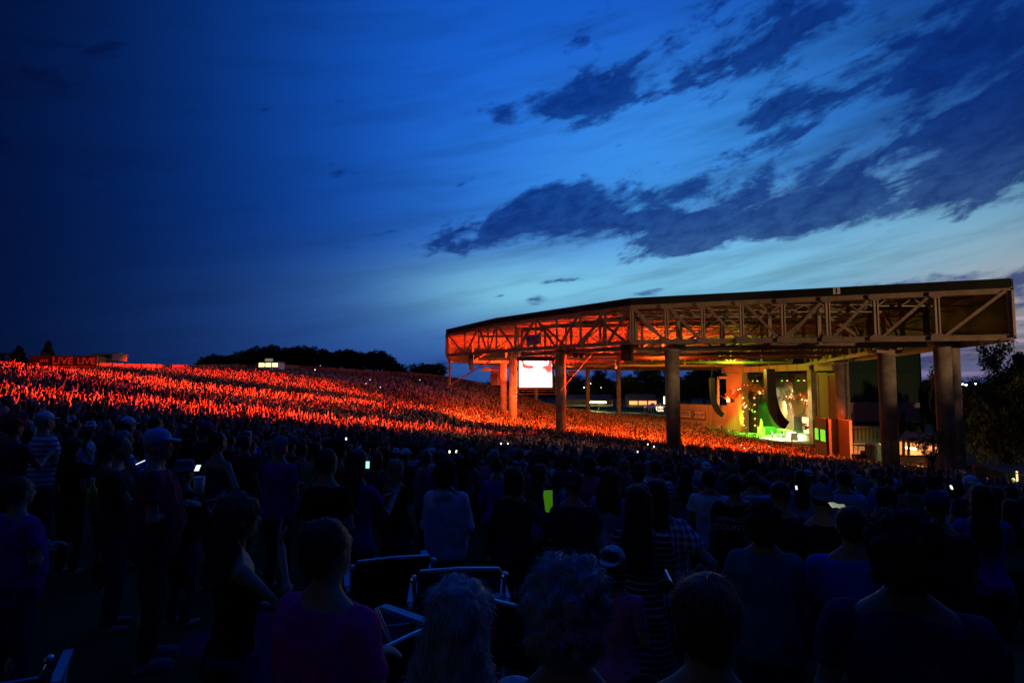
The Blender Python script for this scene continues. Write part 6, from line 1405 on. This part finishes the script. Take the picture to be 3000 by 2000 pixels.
g = MB(); g.rings([(0, 0, 0, .001, .001), (0, 0, .001, .26, .17), (0, 0, .30, .29, .20), (0, 0, .301, .001, .001)], 4, False); MB().box((0, 0, .16), (.5, .32, .32)).obj('tub', CLOTH['royal blue'], e); MB().box((0, 0, .35), (.53, .35, .06)).obj('lid', M['white'], e); MB().tube([(-.27, 0, .25), (-.30, 0, .42), (.30, 0, .42), (.27, 0, .25)], .012, 8).obj('handle', M['black'], e)
# ================================================================ lights
def spot(loc, target, power, col, deg, blend=.4, size=.6):
    d = bpy.data.lights.new('spot_lamp', 'SPOT'); d.energy = power; d.color = col; d.spot_size = math.radians(deg); d.spot_blend = blend; d.shadow_soft_size = size
    o = bpy.data.objects.new('spot_lamp', d); COL.objects.link(o); o.location = loc; o.rotation_euler = (Vector(target) - Vector(loc)).to_track_quat('-Z', 'Y').to_euler(); return o
def point(loc, power, col, size=.5):
    d = bpy.data.lights.new('lamp_glow', 'POINT'); d.energy = power; d.color = col; d.shadow_soft_size = size
    o = bpy.data.objects.new('lamp_glow', d); COL.objects.link(o); o.location = loc; return o
def hit(px, py):
    o = Vector((0, 0, EYE)); d = (P(px, py, 100) - o).normalized(); t = 12.
    while t < 260:
        q = o + d * t
        if q.z < H(q.x, q.y) + 1.5: return q
        t += 1.
    return o + d * 170
RED = (1, .034, .006); ORG = (1, .13, .010)
src = Vector((49, 112, EYE + 3.4))
rows = [([(360, 1072), (500, 1082), (650, 1098), (800, 1120), (950, 1142), (1100, 1166), (1250, 1190), (1370, 1204)], 2000e3, 7),
        ([(60, 1100), (220, 1103), (380, 1110), (540, 1126), (700, 1146), (850, 1166), (1000, 1186), (1150, 1205), (1300, 1224), (1450, 1238)], 3200e3, 9),
        ([(60, 1145), (250, 1158), (450, 1180), (650, 1204), (850, 1222), (1050, 1236), (1250, 1248)], 2600e3, 9.5)]
for pts, pw, dg in rows:
    for px, py in pts:
        q = hit(px, py); L = src + Vector((rng.uniform(-5, 5), rng.uniform(-9, 9), rng.uniform(-.3, .3)))
        if px > 880 and py > 1150: L = Vector((3.2 + rng.uniform(-.8, .8), 79 + rng.uniform(-.8, .8), EYE + 4.0))
        dist = (q - L).length
        pw_ = pw * (.45 if dg == 7 and px > 900 else 1) * (.35 if px < 300 else (.6 if px < 420 else 1)); k = min(1., max(0., (px - 700) / 800)); col = tuple(RED[i] * (1 - k) + ORG[i] * k for i in range(3))
        spot(L, q + Vector((0, 0, .3)), pw_ * (dist / 105) ** 2 * (1 if px < 900 else .75), col, dg, .55)
for x_, y_, p_ in ((-2, 92, 90), (14, 92, 100), (26, 86, 100), (37, 84, 70), (8, 106, 60), (24, 106, 70), (38, 104, 70), (47, 100, 36), (20, 128, 16), (36, 128, 22)):
    spot((x_ + (-3 if x_ < 0 else 11 if x_ < 15 else 3), max(y_ - 15, 73.5), EYE + 3.5), (x_, y_, H(x_, y_) + 1.5), p_ * 1e3, (1, .085, .008), 70, .8, .4)
for px, py in ((1150, 1130), (1350, 1150), (900, 1095)): q = hit(px, py); spot(src, q, 14e3, (.8, .35, 1), 14, .9)      # dim violet wash on the upper lawn
up = Vector((0, 0, 10)); q = Vector((8, 112, EYE - 1)); spot(q, q + up, 100000, (1, .03, .004), 150, .6, 2); q = Vector((-4, 120, EYE + .5)); spot(q, q + up, 60000, (1, .04, .008), 140, .6, 2); q = Vector((22, 155, EYE + 0)); spot(q, q + up, 80000, (1, .10, .02), 150, .6, 2)
point((40, 138, EYE + 3), 9000, (1, .22, .02), 2); point((47, 124, EYE + 4), 3000, (.6, 1, .04), 2); q = Vector((26, 100, EYE + 3.2)); spot(q, q + up, 26000, (1, .10, .012), 150, .6, 2); q = Vector((14, 92, EYE + 3.2)); spot(q, q + up, 20000, (1, .05, .008), 150, .6, 2)
spot((70, -12, EYE + 5), (44, 64, EYE + 5), 84000, (1, .56, .26), 74, .25, .5); spot((-10, -8, EYE + 5), (8, 72, EYE + 17), 10000, (1, .62, .36), 34, .3, .5)     # two unseen sodium floods on the near face, standing off the stage
# stage
spot(S(9, -6, 15), S(10, -1.5, 0), 110000, (.10, 1, .03), 62, .5); spot(S(20, -5, 15), S(18, -2, 0), 90000, (.8, 1, .55), 40, .5); spot(S(0, -5, 15), S(-5, -3, 0), 22000, (.10, 1, .04), 36, .5)
spot(S(8, -2, 12), S(16.5, 9.5, 5), 60000, (1, .78, .6), 34, .4); spot(S(6, 7, 12), S(6, 13, 4), 20000, (1, .55, .22), 90, .5)
point(S(24, 2, 6), 500, (1, .75, .4), .6); point(S(-4, -6, 8), 4200, (1, .10, .012), .5); spot(S(-1, -4, 1), S(-.8, -.6, 4), 3200, (.7, 1, .04), 60, .5); spot(S(20, -8, 12), S(25.8, -.6, 7), 9000, (1, .6, .25), 50, .5); spot(S(12, 1, 12), S(14, 3, 0), 16000, (1, .5, .2), 60, .5)
point(P(2550, 1325, 88), 600, (1, .5, .18), .5); point(P(2690, 1312, 77), 900, (1, .42, .12), .4); point(P(2700, 1350, 66), 260, (1, .45, .15), .4)
for px, py, D, pw in ((1740, 1183, 236, 2600), (1765, 1183, 236, 2200), (1860, 1190, 240, 800), (1934, 1196, 228, 500)): point(P(px, py, D), pw, (1, .95, .5), .6)
point(P(2985, 1385, 31), 30, (.8, 1, .4), .3)

# stage smoke that catches the green beams
m = bpy.data.materials.new('stage_smoke'); m.use_nodes = True; nt = m.node_tree; nt.nodes.remove(nt.nodes['Principled BSDF']); vs_ = nt.nodes.new('ShaderNodeVolumePrincipled'); vs_.inputs['Density'].default_value = .006; vs_.inputs['Color'].default_value = (.9, .9, .9, 1); nt.links.new(vs_.outputs[0], nt.nodes['Material Output'].inputs['Volume'])
g = MB(); sbox(g, .3, WID - .3, -.4, 9, .3, HS - 3.2); g.obj('smoke', m, kind='stuff', label='thin stage smoke lit by green beams', cat='smoke')
for (a0, b0, c0, a1, b1, c1) in ((14, 1.5, 11.5, 4, 5, 3), (14, 1.5, 11.5, 10.5, 3, 1), (12.5, 1.5, 11.5, 1.5, 4, 6)): spot(S(a0, b0, c0), S(a1, b1, c1), 200000, (.06, 1, .02), 6, .3, .1)
